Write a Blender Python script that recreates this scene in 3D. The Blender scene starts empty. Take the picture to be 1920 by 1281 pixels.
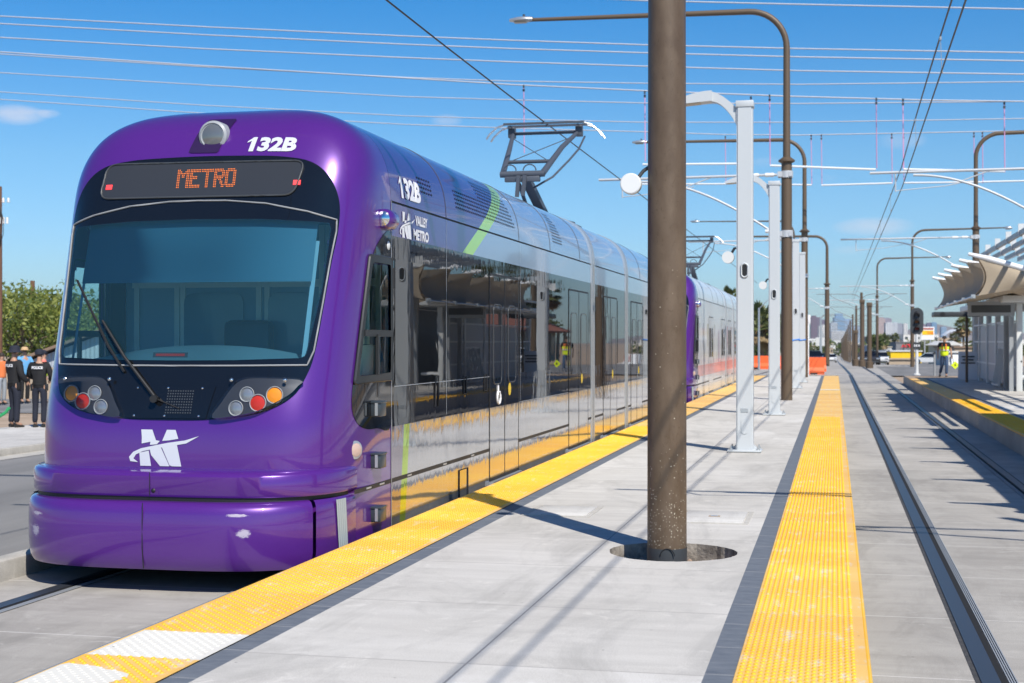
import bpy, bmesh, math, random
from mathutils import Vector, Matrix
random.seed(7)
scene = bpy.context.scene
COL = scene.collection
PI = math.pi
# ---------------------------------------------------------------- helpers
class MB:
    """collects shapes, then links them as one mesh object"""
    def __init__(s): s.v=[]; s.f=[]; s.m=[]; s.mi=0
    def add(s, vs, fs, mi=None):
        o=len(s.v); s.v.extend([tuple(p) for p in vs])
        for f in fs: s.f.append([i+o for i in f]); s.m.append(s.mi if mi is None else mi)
        return s
    def quad(s,a,b,c,d,mi=None): return s.add([a,b,c,d],[(0,1,2,3)],mi)
    def poly(s,pts,mi=None): return s.add(pts,[tuple(range(len(pts)))],mi)
    def box(s,x0,x1,y0,y1,z0,z1,mi=None,rz=0,c=None):
        vs=[(x,y,z) for z in (z0,z1) for (x,y) in ((x0,y0),(x1,y0),(x1,y1),(x0,y1))]
        if rz:
            cx,cy=c if c else ((x0+x1)/2,(y0+y1)/2); k,n=math.cos(rz),math.sin(rz)
            vs=[(cx+(x-cx)*k-(y-cy)*n, cy+(x-cx)*n+(y-cy)*k, z) for x,y,z in vs]
        return s.add(vs,[(3,2,1,0),(4,5,6,7),(0,1,5,4),(1,2,6,5),(2,3,7,6),(3,0,4,7)],mi)
    def cbox(s,c,d,mi=None,rz=0):
        x,y,z=c; a,b,h=d[0]/2,d[1]/2,d[2]/2
        return s.box(x-a,x+a,y-b,y+b,z-h,z+h,mi,rz,(x,y))
    def bbox(s,x0,x1,y0,y1,z0,z1,b=.01,mi=None):
        """box with chamfered edges"""
        bm=bmesh.new(); r=bmesh.ops.create_cube(bm,size=1)
        for v in bm.verts: v.co=Vector(((x0+x1)/2+v.co.x*(x1-x0),(y0+y1)/2+v.co.y*(y1-y0),(z0+z1)/2+v.co.z*(z1-z0)))
        bmesh.ops.bevel(bm,geom=list(bm.edges),offset=b,segments=2,affect='EDGES',profile=.5)
        bm.verts.index_update(); s.add([v.co[:] for v in bm.verts],[[v.index for v in f.verts] for f in bm.faces],mi); bm.free(); return s
    def cyl(s,x,y,z0,z1,r,n=20,r1=None,mi=None,cap=True):
        r1=r if r1 is None else r1
        vs=[(x+r*math.cos(2*PI*i/n),y+r*math.sin(2*PI*i/n),z0) for i in range(n)]+[(x+r1*math.cos(2*PI*i/n),y+r1*math.sin(2*PI*i/n),z1) for i in range(n)]
        fs=[(i,(i+1)%n,(i+1)%n+n,i+n) for i in range(n)]
        if cap: fs+=[tuple(range(n-1,-1,-1)),tuple(range(n,2*n))]
        return s.add(vs,fs,mi)
    def lathe(s,prof,n=24,at=(0,0,0),axis='Z',mi=None,cap=True):
        """prof: (r,h) pairs along the axis"""
        vs=[]; fs=[]
        for r,h in prof:
            for i in range(n):
                a=2*PI*i/n; p=(r*math.cos(a),r*math.sin(a),h)
                if axis=='X': p=(p[2],p[0],p[1])
                elif axis=='Y': p=(p[1],p[2],p[0])
                vs.append((p[0]+at[0],p[1]+at[1],p[2]+at[2]))
        for k in range(len(prof)-1):
            for i in range(n): fs.append((k*n+i,k*n+(i+1)%n,(k+1)*n+(i+1)%n,(k+1)*n+i))
        if cap: fs+=[tuple(range(n-1,-1,-1)),tuple(range((len(prof)-1)*n,len(prof)*n))]
        return s.add(vs,fs,mi)
    def tube(s,pts,r,n=8,mi=None,cap=True,closed=False):
        P=[Vector(p) for p in pts]; m=len(P); R=r if isinstance(r,(list,tuple)) else [r]*m
        vs=[]; fs=[]; prev=None
        for k in range(m):
            a=P[k-1] if (k>0 or closed) else P[k]; b=P[(k+1)%m] if (k<m-1 or closed) else P[k]
            t=(b-a).normalized() if (b-a).length>1e-9 else Vector((0,0,1))
            if prev is None:
                up=Vector((0,0,1)) if abs(t.z)<.9 else Vector((1,0,0)); u=t.cross(up).normalized()
            else:
                u=(prev-t*prev.dot(t)); u=u.normalized() if u.length>1e-6 else t.orthogonal().normalized()
            prev=u; w=t.cross(u)
            for i in range(n):
                q=2*PI*i/n; vs.append(tuple(P[k]+(u*math.cos(q)+w*math.sin(q))*R[k]))
        for k in range(m if closed else m-1):
            k2=(k+1)%m
            for i in range(n): fs.append((k*n+i,k*n+(i+1)%n,k2*n+(i+1)%n,k2*n+i))
        if cap and not closed: fs+=[tuple(range(n-1,-1,-1)),tuple(range((m-1)*n,m*n))]
        return s.add(vs,fs,mi)
    def bar(s,a,b,w,h=None,mi=None):
        """rectangular bar from a to b"""
        h=w if h is None else h; a=Vector(a); b=Vector(b); t=(b-a).normalized()
        up=Vector((0,0,1)) if abs(t.z)<.95 else Vector((0,1,0)); u=t.cross(up).normalized(); v=u.cross(t)
        vs=[tuple(p+u*i*w/2+v*j*h/2) for p in (a,b) for i,j in ((-1,-1),(1,-1),(1,1),(-1,1))]
        return s.add(vs,[(3,2,1,0),(4,5,6,7),(0,1,5,4),(1,2,6,5),(2,3,7,6),(3,0,4,7)],mi)
    def prism(s,pts,ax,a0,a1,mi=None):
        """2-D outline extruded along axis ax from a0 to a1"""
        n=len(pts)
        def mk(p,a): return {'X':(a,p[0],p[1]),'Y':(p[0],a,p[1]),'Z':(p[0],p[1],a)}[ax]
        vs=[mk(p,a0) for p in pts]+[mk(p,a1) for p in pts]
        return s.add(vs,[tuple(range(n-1,-1,-1)),tuple(range(n,2*n))]+[(i,(i+1)%n,(i+1)%n+n,i+n) for i in range(n)],mi)
    def grid(s,rows,mi=None,closed=False):
        n=len(rows[0]); vs=[p for r in rows for p in r]; fs=[]
        for k in range(len(rows)-1):
            for i in range(n if closed else n-1): fs.append((k*n+i,k*n+(i+1)%n,(k+1)*n+(i+1)%n,(k+1)*n+i))
        return s.add(vs,fs,mi)
    def disc(s,c,nrm,r,n=20,mi=None,dome=0):
        c=Vector(c); nrm=Vector(nrm).normalized(); u=nrm.orthogonal().normalized(); w=nrm.cross(u)
        rings=[(1,0),(.8,.36),(.5,.75),(.2,.96)] if dome else [(1,0)]
        vs=[]; fs=[]
        for q,h in rings:
            for i in range(n): vs.append(tuple(c+(u*math.cos(2*PI*i/n)+w*math.sin(2*PI*i/n))*r*q+nrm*dome*h))
        for k in range(len(rings)-1):
            for i in range(n): fs.append((k*n+i,k*n+(i+1)%n,(k+1)*n+(i+1)%n,(k+1)*n+i))
        k=len(rings)-1; fs.append(tuple(k*n+i for i in range(n)))
        return s.add(vs,fs,mi)
    def build(s,name,mat=None,parent=None,smooth=None,recalc=False):
        me=bpy.data.meshes.new(name); me.from_pydata(s.v,[],s.f); 
        mats=mat if isinstance(mat,(list,tuple)) else [mat]
        for k in mats: me.materials.append(k)
        if len(mats)>1: me.polygons.foreach_set('material_index',s.m)
        if recalc:
            bm=bmesh.new(); bm.from_mesh(me); bmesh.ops.remove_doubles(bm,verts=bm.verts,dist=1e-5); bmesh.ops.recalc_face_normals(bm,faces=bm.faces); bm.to_mesh(me); bm.free()
        if smooth:
            me.polygons.foreach_set('use_smooth',[True]*len(me.polygons))
            if smooth<179: me.set_sharp_from_angle(angle=math.radians(smooth))
        me.update()
        o=bpy.data.objects.new(name,me); COL.objects.link(o)
        if parent is not None: o.parent=parent
        return o

def tag(o,label=None,cat=None,group=None,kind=None):
    if label: o['label']=label
    if cat: o['category']=cat
    if group: o['group']=group
    if kind: o['kind']=kind
    return o
def thing(name,label,cat,loc=(0,0,0),rz=0,group=None):
    o=bpy.data.objects.new(name,None); COL.objects.link(o); o.empty_display_size=.3
    o.location=loc; o.rotation_euler=(0,0,rz); return tag(o,label,cat,group)
def copy_tree(o,loc=None,rz=None,label=None,parent=None):
    c=o.copy(); COL.objects.link(c)
    if parent is not None: c.parent=parent
    if loc is not None: c.location=loc
    if rz is not None: c.rotation_euler=(0,0,rz)
    if label: c['label']=label
    for ch in [x for x in KIDS.get(o.name,[])] if False else list(o.children): copy_tree(ch,parent=c)
    return c
KIDS={}
def struct(o): o['kind']='structure'; return o

# ---------------------------------------------------------------- materials
def mat(name,col=(.5,.5,.5),rough=.5,metal=0,coat=0,emit=None,estr=0,spec=.5,alpha=None):
    m=bpy.data.materials.new(name); m.use_nodes=True; b=m.node_tree.nodes['Principled BSDF']
    b.inputs['Base Color'].default_value=(*col,1); b.inputs['Roughness'].default_value=rough; b.inputs['Metallic'].default_value=metal
    b.inputs['Coat Weight'].default_value=coat; b.inputs['Coat Roughness'].default_value=.04; b.inputs['Specular IOR Level'].default_value=spec
    if emit: b.inputs['Emission Color'].default_value=(*emit,1); b.inputs['Emission Strength'].default_value=estr
    return m
class NT:
    def __init__(s,m): s.t=m.node_tree; s.n=s.t.nodes; s.b=s.n.get('Principled BSDF')
    def new(s,k,**kw):
        n=s.n.new(k)
        for a,v in kw.items(): setattr(n,a,v)
        return n
    def link(s,a,b): s.t.links.new(a,b)
    def obj(s): return s.new('ShaderNodeTexCoord').outputs['Object']
    def mapv(s,vec,scale=(1,1,1),loc=(0,0,0)):
        n=s.new('ShaderNodeMapping'); n.inputs['Scale'].default_value=scale; n.inputs['Location'].default_value=loc; s.link(vec,n.inputs['Vector']); return n.outputs['Vector']
    def noise(s,vec,scale,detail=6,rough=.6,dist=0):
        n=s.new('ShaderNodeTexNoise'); n.inputs['Scale'].default_value=scale; n.inputs['Detail'].default_value=detail; n.inputs['Roughness'].default_value=rough; n.inputs['Distortion'].default_value=dist
        s.link(vec,n.inputs['Vector']); return n.outputs['Fac']
    def ramp(s,fac,stops,interp='LINEAR'):
        n=s.new('ShaderNodeValToRGB'); n.color_ramp.interpolation=interp; e=n.color_ramp.elements
        while len(e)<len(stops): e.new(.5)
        for k,(p,c) in enumerate(stops):
            e[k].position=p; e[k].color=(*c,1) if isinstance(c,(tuple,list)) else (c,c,c,1)
        s.link(fac,n.inputs['Fac']); return n.outputs['Color']
    def math(s,op,a,b=None,c=None):
        n=s.new('ShaderNodeMath',operation=op)
        for k,v in enumerate((a,b,c)):
            if v is None: continue
            if isinstance(v,(int,float)): n.inputs[k].default_value=v
            else: s.link(v,n.inputs[k])
        return n.outputs[0]
    def mix(s,fac,a,b,mode='MIX'):
        n=s.new('ShaderNodeMix',data_type='RGBA',blend_type=mode)
        if isinstance(fac,(int,float)): n.inputs[0].default_value=fac
        else: s.link(fac,n.inputs[0])
        for k,v in ((6,a),(7,b)):
            if isinstance(v,(tuple,list)): n.inputs[k].default_value=(*v,1) if len(v)==3 else v
            else: s.link(v,n.inputs[k])
        return n.outputs[2]
    def sep(s,vec):
        n=s.new('ShaderNodeSeparateXYZ'); s.link(vec,n.inputs[0]); return n.outputs
    def bump(s,h,strength=.3,dist=.01):
        n=s.new('ShaderNodeBump'); n.inputs['Strength'].default_value=strength; n.inputs['Distance'].default_value=dist; s.link(h,n.inputs['Height']); s.link(n.outputs[0],s.b.inputs['Normal']); return n.outputs[0]
    def base(s,c): s.link(c,s.b.inputs['Base Color'])
    def rough(s,c): s.link(c,s.b.inputs['Roughness'])

def noisy(name,c1,c2,scale=3,rough=.8,bumps=0,bscale=60,metal=0,stretch=(1,1,1),detail=6,lo=.35,hi=.65):
    m=mat(name,c1,rough,metal); t=NT(m); v=t.mapv(t.obj(),stretch); t.base(t.ramp(t.noise(v,scale,detail),[(lo,c1),(hi,c2)]))
    if bumps: t.bump(t.noise(v,bscale,4),bumps,.01)
    return m
def glassy(name,tint,rough=.02,ior=1.5):
    """real pane: tinted see-through with fresnel gloss"""
    m=bpy.data.materials.new(name); m.use_nodes=True; t=NT(m); t.n.remove(t.b)
    o=t.n['Material Output']; tr=t.new('ShaderNodeBsdfTransparent'); tr.inputs[0].default_value=(*tint,1)
    g=t.new('ShaderNodeBsdfGlossy'); g.inputs['Roughness'].default_value=rough
    fr=t.new('ShaderNodeFresnel'); fr.inputs[0].default_value=ior
    mx=t.new('ShaderNodeMixShader'); t.link(fr.outputs[0],mx.inputs[0]); t.link(tr.outputs[0],mx.inputs[1]); t.link(g.outputs[0],mx.inputs[2]); t.link(mx.outputs[0],o.inputs[0])
    return m

M={}
M['white']=mat('white_paint',(.74,.76,.78),.35)
M['offwhite']=mat('offwhite',(.62,.64,.64),.5)
M['grey']=mat('grey_paint',(.30,.32,.34),.45)
M['dkgrey']=mat('dark_grey',(.05,.055,.06),.4)
M['black']=mat('black_rubber',(.012,.012,.013),.5)
M['gloss']=mat('black_gloss',(.006,.007,.009),.04,0,.3)
M['steel']=mat('galvanised_steel',(.55,.57,.58),.35,.7)
M['chrome']=mat('chrome',(.7,.7,.7),.12,1)
M['red']=mat('red_lens',(.55,.03,.01),.3,0,.2)
M['amber']=mat('amber_lens',(.85,.30,.01),.3,0,.2)
M['clearlens']=mat('clear_lens',(.34,.36,.38),.22,.5,.3)
M['orange']=mat('orange_plastic',(.80,.13,.03),.45)
M['hivis']=mat('hivis_yellow',(.72,.90,.02),.6)
M['hivisor']=mat('hivis_orange',(.9,.22,.05),.6)
M['skin']=mat('skin',(.42,.24,.16),.55)
M['navy']=mat('navy_cloth',(.012,.015,.028),.85)
M['blackcloth']=mat('black_cloth',(.012,.012,.014),.85)
M['jean']=mat('blue_denim',(.05,.085,.16),.9)
M['shoe']=mat('dark_shoe',(.02,.018,.016),.5)
M['tan']=mat('tan_straw',(.50,.34,.18),.8)
M['hair']=mat('dark_hair',(.03,.02,.015),.7)
def brown_paint():
    m=mat('brown_pole_paint',(.12,.085,.05),.42); t=NT(m); v=t.obj()
    stain=t.noise(t.mapv(v,(3,3,1.2)),2.2,8,.65)
    blot=t.noise(t.mapv(v,(6,6,4)),4,6,.6,1.5)
    c=t.ramp(stain,[(.35,(.088,.057,.033)),(.65,(.128,.090,.058))])
    bl=t.ramp(blot,[(.60,0.),(.64,1.)])
    c=t.mix(t.math('MULTIPLY',bl,.55),c,(.075,.048,.024))
    # cement spatter, thick near the foot
    vo=t.new('ShaderNodeTexVoronoi'); vo.inputs['Scale'].default_value=88; t.link(v,vo.inputs['Vector'])
    z=t.sep(v)[2]
    amt=t.new('ShaderNodeMapRange'); t.link(z,amt.inputs[0]); amt.inputs[1].default_value=.0; amt.inputs[2].default_value=.85; amt.inputs[3].default_value=.42; amt.inputs[4].default_value=.02; amt.clamp=True
    sel=t.math('LESS_THAN',t.sep(vo.outputs['Color'])[0],t.math('MULTIPLY',amt.outputs[0],1.3))
    dot=t.math('LESS_THAN',vo.outputs['Distance'],t.math('MULTIPLY',t.sep(vo.outputs['Color'])[1],.36))
    c=t.mix(t.math('MULTIPLY',t.math('MULTIPLY',sel,dot),t.math('LESS_THAN',z,2.2)),c,(.62,.57,.46))
    t.base(c); t.rough(t.ramp(stain,[(.3,.34),(.7,.55)])); return m
M['brown']=brown_paint()
M['brownfar']=mat('brown_pole_plain',(.105,.072,.044),.5)
# ---------------------------------------------------------------- the setting
PL,PR=-3.64,.165            # edges of the island platform; its top is z=0
RZ=-.35                     # rail level
STRIP=.62; BAND=.14
def concrete(name,c1,c2,joints=(),xj=None,dirt=.5,broom='X'):
    m=mat(name,c1,.85); t=NT(m); v=t.obj(); sp=t.sep(v)
    n1=t.noise(v,.55,6,.6); n2=t.noise(t.mapv(v,(.35,2.2,1) if broom=='X' else (2.2,.35,1)),2.5,8,.65); n3=t.noise(v,160,3,.6)
    c=t.ramp(n1,[(.3,c1),(.7,c2)])
    c=t.mix(t.math('MULTIPLY',t.ramp(n2,[(.42,0.),(.75,1.)]),dirt),c,tuple(k*.72 for k in c1))
    c=t.mix(.22,c,t.ramp(n3,[(.35,(.12,.12,.12)),(.65,(.95,.95,.95))]),'OVERLAY')
    # small dark specks
    # soft grey stains and scuffs
    st=t.noise(t.mapv(v,(1.4,.5,1)),1.1,9,.72,.8); c=t.mix(t.math('MULTIPLY',t.ramp(st,[(.47,0.),(.68,1.)]),.55),c,tuple(k*.62 for k in c1))
    st2=t.noise(t.mapv(v,(1,1,1)),3.6,8,.7,1.2); c=t.mix(t.math('MULTIPLY',t.ramp(st2,[(.58,0.),(.70,1.)]),.45),c,tuple(min(.8,k*1.22) for k in c2))
    vo=t.new('ShaderNodeTexVoronoi'); vo.inputs['Scale'].default_value=7; t.link(v,vo.inputs['Vector'])
    sp1=t.math('MULTIPLY',t.math('LESS_THAN',vo.outputs['Distance'],.055),t.math('LESS_THAN',t.sep(vo.outputs['Color'])[0],.25))
    c=t.mix(t.math('MULTIPLY',sp1,.6),c,(.10,.09,.08))
    sl=t.math('ADD',t.math('MULTIPLY',t.math('FLOOR',t.math('DIVIDE',t.math('SUBTRACT',sp[1],.55),3.06)),7.31),t.math('MULTIPLY',t.math('GREATER_THAN',sp[0],-1.74),3.7))
    wn=t.new('ShaderNodeTexWhiteNoise',noise_dimensions='1D'); t.link(sl,wn.inputs['W']); c=t.mix(.13,c,t.ramp(wn.outputs[0],[(0,(.2,.2,.2)),(1,(.8,.8,.8))]),'OVERLAY')
    h=n3
    for ax,p0,step,wd,dark in joints:
        if step: 
            q=t.math('SUBTRACT',t.math('PINGPONG',t.math('SUBTRACT',sp[ax],p0),step/2),0)
        else: q=t.math('ABSOLUTE',t.math('SUBTRACT',sp[ax],p0))
        wob=t.math('MULTIPLY',t.math('SUBTRACT',t.noise(v,9,3),.5),wd*.6)
        j=t.math('LESS_THAN',t.math('ADD',q,wob),wd)
        c=t.mix(t.math('MULTIPLY',j,.9),c,dark)
    t.base(c); t.bump(t.math('ADD',t.math('MULTIPLY',n2,.5),t.math('MULTIPLY',n3,.35)),.22,.006); return m
M['plat']=concrete('platform_concrete',(.50,.478,.438),(.61,.588,.548),[(0,-1.74,0,.006,(.25,.24,.23)),(1,.55,1.53,.006,(.33,.31,.29))],dirt=.42)
M['slab']=concrete('track_slab_concrete',(.335,.315,.285),(.43,.41,.375),[(1,1.1,1.83,.006,(.60,.58,.55))],dirt=.5)
M['wallconc']=concrete('platform_wall_concrete',(.33,.32,.30),(.43,.42,.39),[(1,0,6.1,.008,(.2,.19,.18))],dirt=.6,broom='Y')
M['walk']=concrete('sidewalk_concrete',(.50,.48,.45),(.58,.56,.53),[(1,0,1.5,.008,(.3,.29,.27))],dirt=.4)
M['kerb']=concrete('kerb_concrete',(.42,.40,.36),(.50,.48,.44),[(1,.4,3.0,.008,(.28,.27,.25))],dirt=.6)
def asphalt():
    m=mat('asphalt',(.05,.05,.05),.9); t=NT(m); v=t.obj()
    c=t.ramp(t.noise(t.mapv(v,(1,.12,1)),.9,6),[(.3,(.15,.148,.145)),(.7,(.235,.23,.225))]); c=t.mix(.35,c,t.ramp(t.noise(v,120,2),[(.3,(.1,.1,.1)),(.7,(.9,.9,.9))]),'OVERLAY')
    t.base(c); t.bump(t.noise(v,140,3),.3,.01); return m
M['asphalt']=asphalt()
M['dirt']=noisy('desert_dirt',(.30,.22,.15),(.42,.32,.23),1.2,.95,.4,30)
M['line']=noisy('road_paint',(.62,.62,.60),(.74,.74,.72),8,.8)
def band_mat():
    m=mat('dark_paver_band',(.13,.15,.17),.8); t=NT(m); v=t.obj(); sp=t.sep(v)
    c=t.ramp(t.noise(t.mapv(v,(1,3,1)),6,8,.7),[(.3,(.090,.108,.135)),(.62,(.150,.168,.195)),(.80,(.26,.27,.28))])
    j=t.math('LESS_THAN',t.math('PINGPONG',sp[1],.305),.006); c=t.mix(t.math('MULTIPLY',j,.7),c,(.33,.33,.33))
    t.base(c); t.bump(t.noise(v,90,4),.25,.006); return m
M['band']=band_mat()
def tact(name,c1,c2,wear):
    m=mat(name,c1,.6); t=NT(m); v=t.obj(); sp=t.sep(v)
    c=t.ramp(t.noise(v,1.6,6,.6),[(.3,c1),(.7,c2)])
    w=t.noise(t.mapv(v,(3,1,1)),3.2,8,.7); c=t.mix(t.math('MULTIPLY',t.ramp(w,[(.55,0.),(.66,1.)]),wear),c,(.62,.60,.55))
    vo=t.new('ShaderNodeTexVoronoi'); vo.inputs['Scale'].default_value=17; t.link(v,vo.inputs['Vector'])
    s1=t.math('MULTIPLY',t.math('LESS_THAN',vo.outputs['Distance'],.10),t.math('LESS_THAN',t.sep(vo.outputs['Color'])[0],.10)); c=t.mix(t.math('MULTIPLY',s1,.8),c,(.10,.07,.05))
    # tile joints with grey grout, every tile a little different
    j=t.math('LESS_THAN',t.math('PINGPONG',t.math('SUBTRACT',sp[1],.33),.305),.004); c=t.mix(t.math('MULTIPLY',j,.45),c,(.55,.50,.38))
    fl=t.math('FLOOR',t.math('DIVIDE',t.math('SUBTRACT',sp[1],.33),.61)); wn=t.new('ShaderNodeTexWhiteNoise',noise_dimensions='1D'); t.link(fl,wn.inputs['W'])
    c=t.mix(.16,c,t.ramp(wn.outputs[0],[(0,(.25,.25,.25)),(1,(.75,.75,.75))]),'OVERLAY')
    t.base(c); return m
M['tact']=tact('tactile_yellow',(.75,.44,.10),(.79,.51,.16),.8)
M['dome']=tact('tactile_dome_yellow',(.79,.42,.008),(.84,.47,.018),.3)
M['tactwhite']=tact('tactile_white',(.66,.64,.575),(.72,.70,.63),.3)
M['rail']=mat('rail_steel',(.045,.052,.066),.4,.3)
M['railrub']=noisy('rail_boot_rubber',(.03,.03,.03),(.075,.07,.065),14,.7)
M['groove']=mat('rail_groove',(.008,.008,.008),.9)

# ground sheet to the horizon
def gz(Y):
    K=[(-300,-.40),(112,-.40),(200,-1.5),(400,-3.7),(700,-5.2),(2000,-7.5),(9000,-9)]
    for (a,b),(c,d) in zip(K,K[1:]):
        if a<=Y<=c: return b+(d-b)*(Y-a)/(c-a)
    return -9
GY=[112,200,300,400,550,700,1000,1400,2000]
def far_strip(b,x0,x1,dz,mi=None,ya=112,yb=2000):
    ys_=[ya]+[y for y in GY if ya<y<yb]+[yb]; b.grid([[(x0,y,gz(y)+dz),(x1,y,gz(y)+dz)] for y in ys_],mi)
g=MB(); g.grid([[(-9000,y,gz(y)-.07),(9000,y,gz(y)-.07)] for y in (-300,112,200,300,400,550,700,1000,1400,2000,9000)]); struct(g.build('ground',M['dirt']))
# roads (sheets 4 mm and more above each other)
r=MB(); r.quad((-13.85,-40,-.40),(-6.66,-40,-.40),(-6.66,84,-.40),(-13.85,84,-.40)); struct(r.build('road',M['asphalt']))
r=MB(); r.quad((8.6,-40,-.40),(17,-40,-.40),(17,84,-.40),(8.6,84,-.40)); struct(r.build('road',M['asphalt']))
r=MB(); r.quad((-160,84,-.395),(160,84,-.395),(160,112,-.395),(-160,112,-.395)); struct(r.build('cross_street',M['asphalt']))
r=MB(); far_strip(r,-13.5,17,0); struct(r.build('road',M['asphalt']))
r=MB(); r.quad((-160,52,-.455),(-24,52,-.455),(-24,84,-.455),(-160,84,-.455)); struct(r.build('parking_lot',M['asphalt']))
r=MB(); r.quad((-60,36,-.45),(-21.5,36,-.45),(-21.5,60,-.45),(-60,60,-.45)); struct(r.build('parking_lot',M['asphalt']))
mk=MB()
for y in range(-30,80,12):
    mk.quad((-9.9,y+3.2,-.392),(-9.75,y+3.2,-.392),(-9.75,y+6.4,-.392),(-9.9,y+6.4,-.392))
struct(mk.build('road_marking',M['line']))
mk=MB()
mk.quad((-6.45,83.2,-.33),(3,83.2,-.33),(3,83.6,-.33),(-6.45,83.6,-.33))
for sx in (-9.0,6.2,11):
    for y in range(116,700,14): mk.quad((sx,y,gz(y)+.012),(sx+.16,y,gz(y)+.012),(sx+.16,y+5,gz(y+5)+.012),(sx,y+5,gz(y+5)+.012))
struct(mk.build('road_marking',M['line']))
# left kerb, far kerb and sidewalk
k=MB(); k.bbox(-6.66,-6.47,-40,83,-.47,-.19,.02); struct(k.build('kerb',M['kerb'],smooth=40))
k=MB(); k.bbox(-14.0,-13.85,-40,83,-.47,-.27,.02); k.quad((-13.85,-40,-.394),(-13.4,-40,-.394),(-13.4,83,-.394),(-13.85,83,-.394)); struct(k.build('kerb',M['kerb'],smooth=40))
k=MB(); k.box(-17.4,-14.0,-40,83,-.47,-.285); struct(k.build('sidewalk',M['walk']))
k=MB(); k.bbox(8.45,8.6,-40,83,-.47,-.2,.02); struct(k.build('kerb',M['kerb'],smooth=40))
k=MB(); k.box(17,21,-40,83,-.47,-.28); struct(k.build('sidewalk',M['walk']))
# track slabs
for (x0,x1) in ((-6.47,PL+.03),(PR-.03,3.06)):
    s_=MB(); s_.box(x0,x1,-12,84,-.46,RZ-.006); struct(s_.build('track_slab',M['slab']))
s_=MB(); s_.box(-6.47,3.06,84.0,112,-.46,RZ-.02); far_strip(s_,-4.4,5.4,.03,yb=1500); struct(s_.build('track_slab',M['slab']))
def rail(xg,side,name='track_rail'):
    """xg gauge face; side +1 groove lies at +x of the head"""
    y0,y1=-10,84
    b=MB(); z=RZ-.006
    a=lambda d: xg-side*d
    def strip(d0,d1,zz,mi):
        p,q=sorted((a(d0),a(d1))); b.quad((p,y0,zz),(q,y0,zz),(q,y1,zz),(p,y1,zz),mi)
    strip(.135,-.098,z+.003,1)               # rubber boot
    p,q=sorted((a(.105),a(0))); b.box(p,q,y0,y1,z+.0035,RZ+.004,0)   # head
    strip(-.002,-.040,z+.0045,2)             # flange groove
    for d in (.046,.060,.074,.088):
        p,q=sorted((a(-d),a(-d-.007))); b.box(p,q,y0,y1,z+.004,z+.009,3)
    struct(b.build(name,[M['rail'],M['railrub'],M['groove'],M['grey']]))
TC1,TC2=-5.11,1.625
for tc in (TC1,TC2): rail(tc-.7175,1); rail(tc+.7175,-1)
# beyond the crossing the tracks run on
b=MB()
for tc in (-4.2,1.35):
    for sx in (-.7175,.7175): far_strip(b,tc+sx-.1,tc+sx+.1,.04,yb=900)
for tc,t2 in ((TC2,1.35),):
    for sx in (-.7175,.7175): b.quad((tc+sx-.08,84,RZ-.012),(tc+sx+.08,84,RZ-.012),(t2+sx+.1,112,RZ-.012),(t2+sx-.1,112,RZ-.012))
for sx in (-.7175,.7175): b.quad((TC1+sx-.08,84,RZ-.012),(TC1+sx+.08,84,RZ-.012),(-4.2+sx+.1,112,RZ-.012),(-4.2+sx-.1,112,RZ-.012))
struct(b.build('track_rail',M['rail']))

# island platform with the round pit the big pole stands in
PIT=(-1.175,10.56,.475)
def island():
    b=MB(); y0,y1=-9,66
    xi0,xi1=PL+STRIP+BAND,PR-STRIP-BAND
    px0,px1,py0,py1=-1.83,-.615,9.95,11.17
    for (a,c,d,e) in ((xi0,px0,y0,y1),(px0,px1,y0,py0),(px0,px1,py1,y1),(px1,xi1,y0,y1)): b.quad((a,d,0),(c,d,0),(c,e,0),(a,e,0),0)
    n=64; ring=[]; sq=[]
    for i in range(n):
        a=2*PI*i/n; ca,sa=math.cos(a),math.sin(a); rr_=PIT[2]*(1+.012*math.sin(3*a+1)+random.uniform(-.012,.012)); ring.append((PIT[0]+rr_*ca,PIT[1]+rr_*sa))
        cx,cy=PIT[0],PIT[1]
        ts=[]
        if ca>1e-9: ts.append((px1-cx)/ca)
        if ca<-1e-9: ts.append((px0-cx)/ca)
        if sa>1e-9: ts.append((py1-cy)/sa)
        if sa<-1e-9: ts.append((py0-cy)/sa)
        tt=min(ts); sq.append((cx+ca*tt,cy+sa*tt))
    for i in range(n):
        j=(i+1)%n; b.quad((*ring[i],0),(*sq[i],0),(*sq[j],0),(*ring[j],0),0)
    for cor in ((px0,py0),(px1,py0),(px1,py1),(px0,py1)):
        best=min(range(n),key=lambda i:(sq[i][0]-cor[0])**2+(sq[i][1]-cor[1])**2)
        for j in ((best+1)%n,(best-1)%n):
            a,c=sq[best],sq[j]; 
            if abs(a[0]-c[0])>1e-6 and abs(a[1]-c[1])>1e-6: b.poly([(*a,0),(*cor,0),(*c,0)],0)
            else: b.poly([(*a,0),(*cor,0),(*c,0)],0) if (cor[0]-a[0])*(c[1]-a[1])-(cor[1]-a[1])*(c[0]-a[0])>1e-9 else None
    for i in range(n):
        j=(i+1)%n; jit=lambda q:.006*math.sin(q*7.3)+.004*math.sin(q*17.1)
        b.quad((*ring[i],0),(*ring[j],0),(ring[j][0],ring[j][1],-.15),(ring[i][0],ring[i][1],-.15),3)
    b.poly([(p[0],p[1],-.145) for p in ring],2)
    # flanks and far end
    b.quad((PL+.012,y0,-.004),(PL+.012,y1,-.004),(PL+.012,y1,-.46),(PL+.012,y0,-.46),1); b.quad((PR-.012,y0,-.004),(PR-.012,y1,-.004),(PR-.012,y1,-.46),(PR-.012,y0,-.46),1)
    b.quad((PL+.012,y1,-.002),(PR-.012,y1,-.002),(PR-.012,y1,-.46),(PL+.012,y1,-.46),1)
    return b
M['pitfloor']=noisy('pit_gravel',(.10,.075,.055),(.22,.17,.13),25,.95,.8,60)
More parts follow.
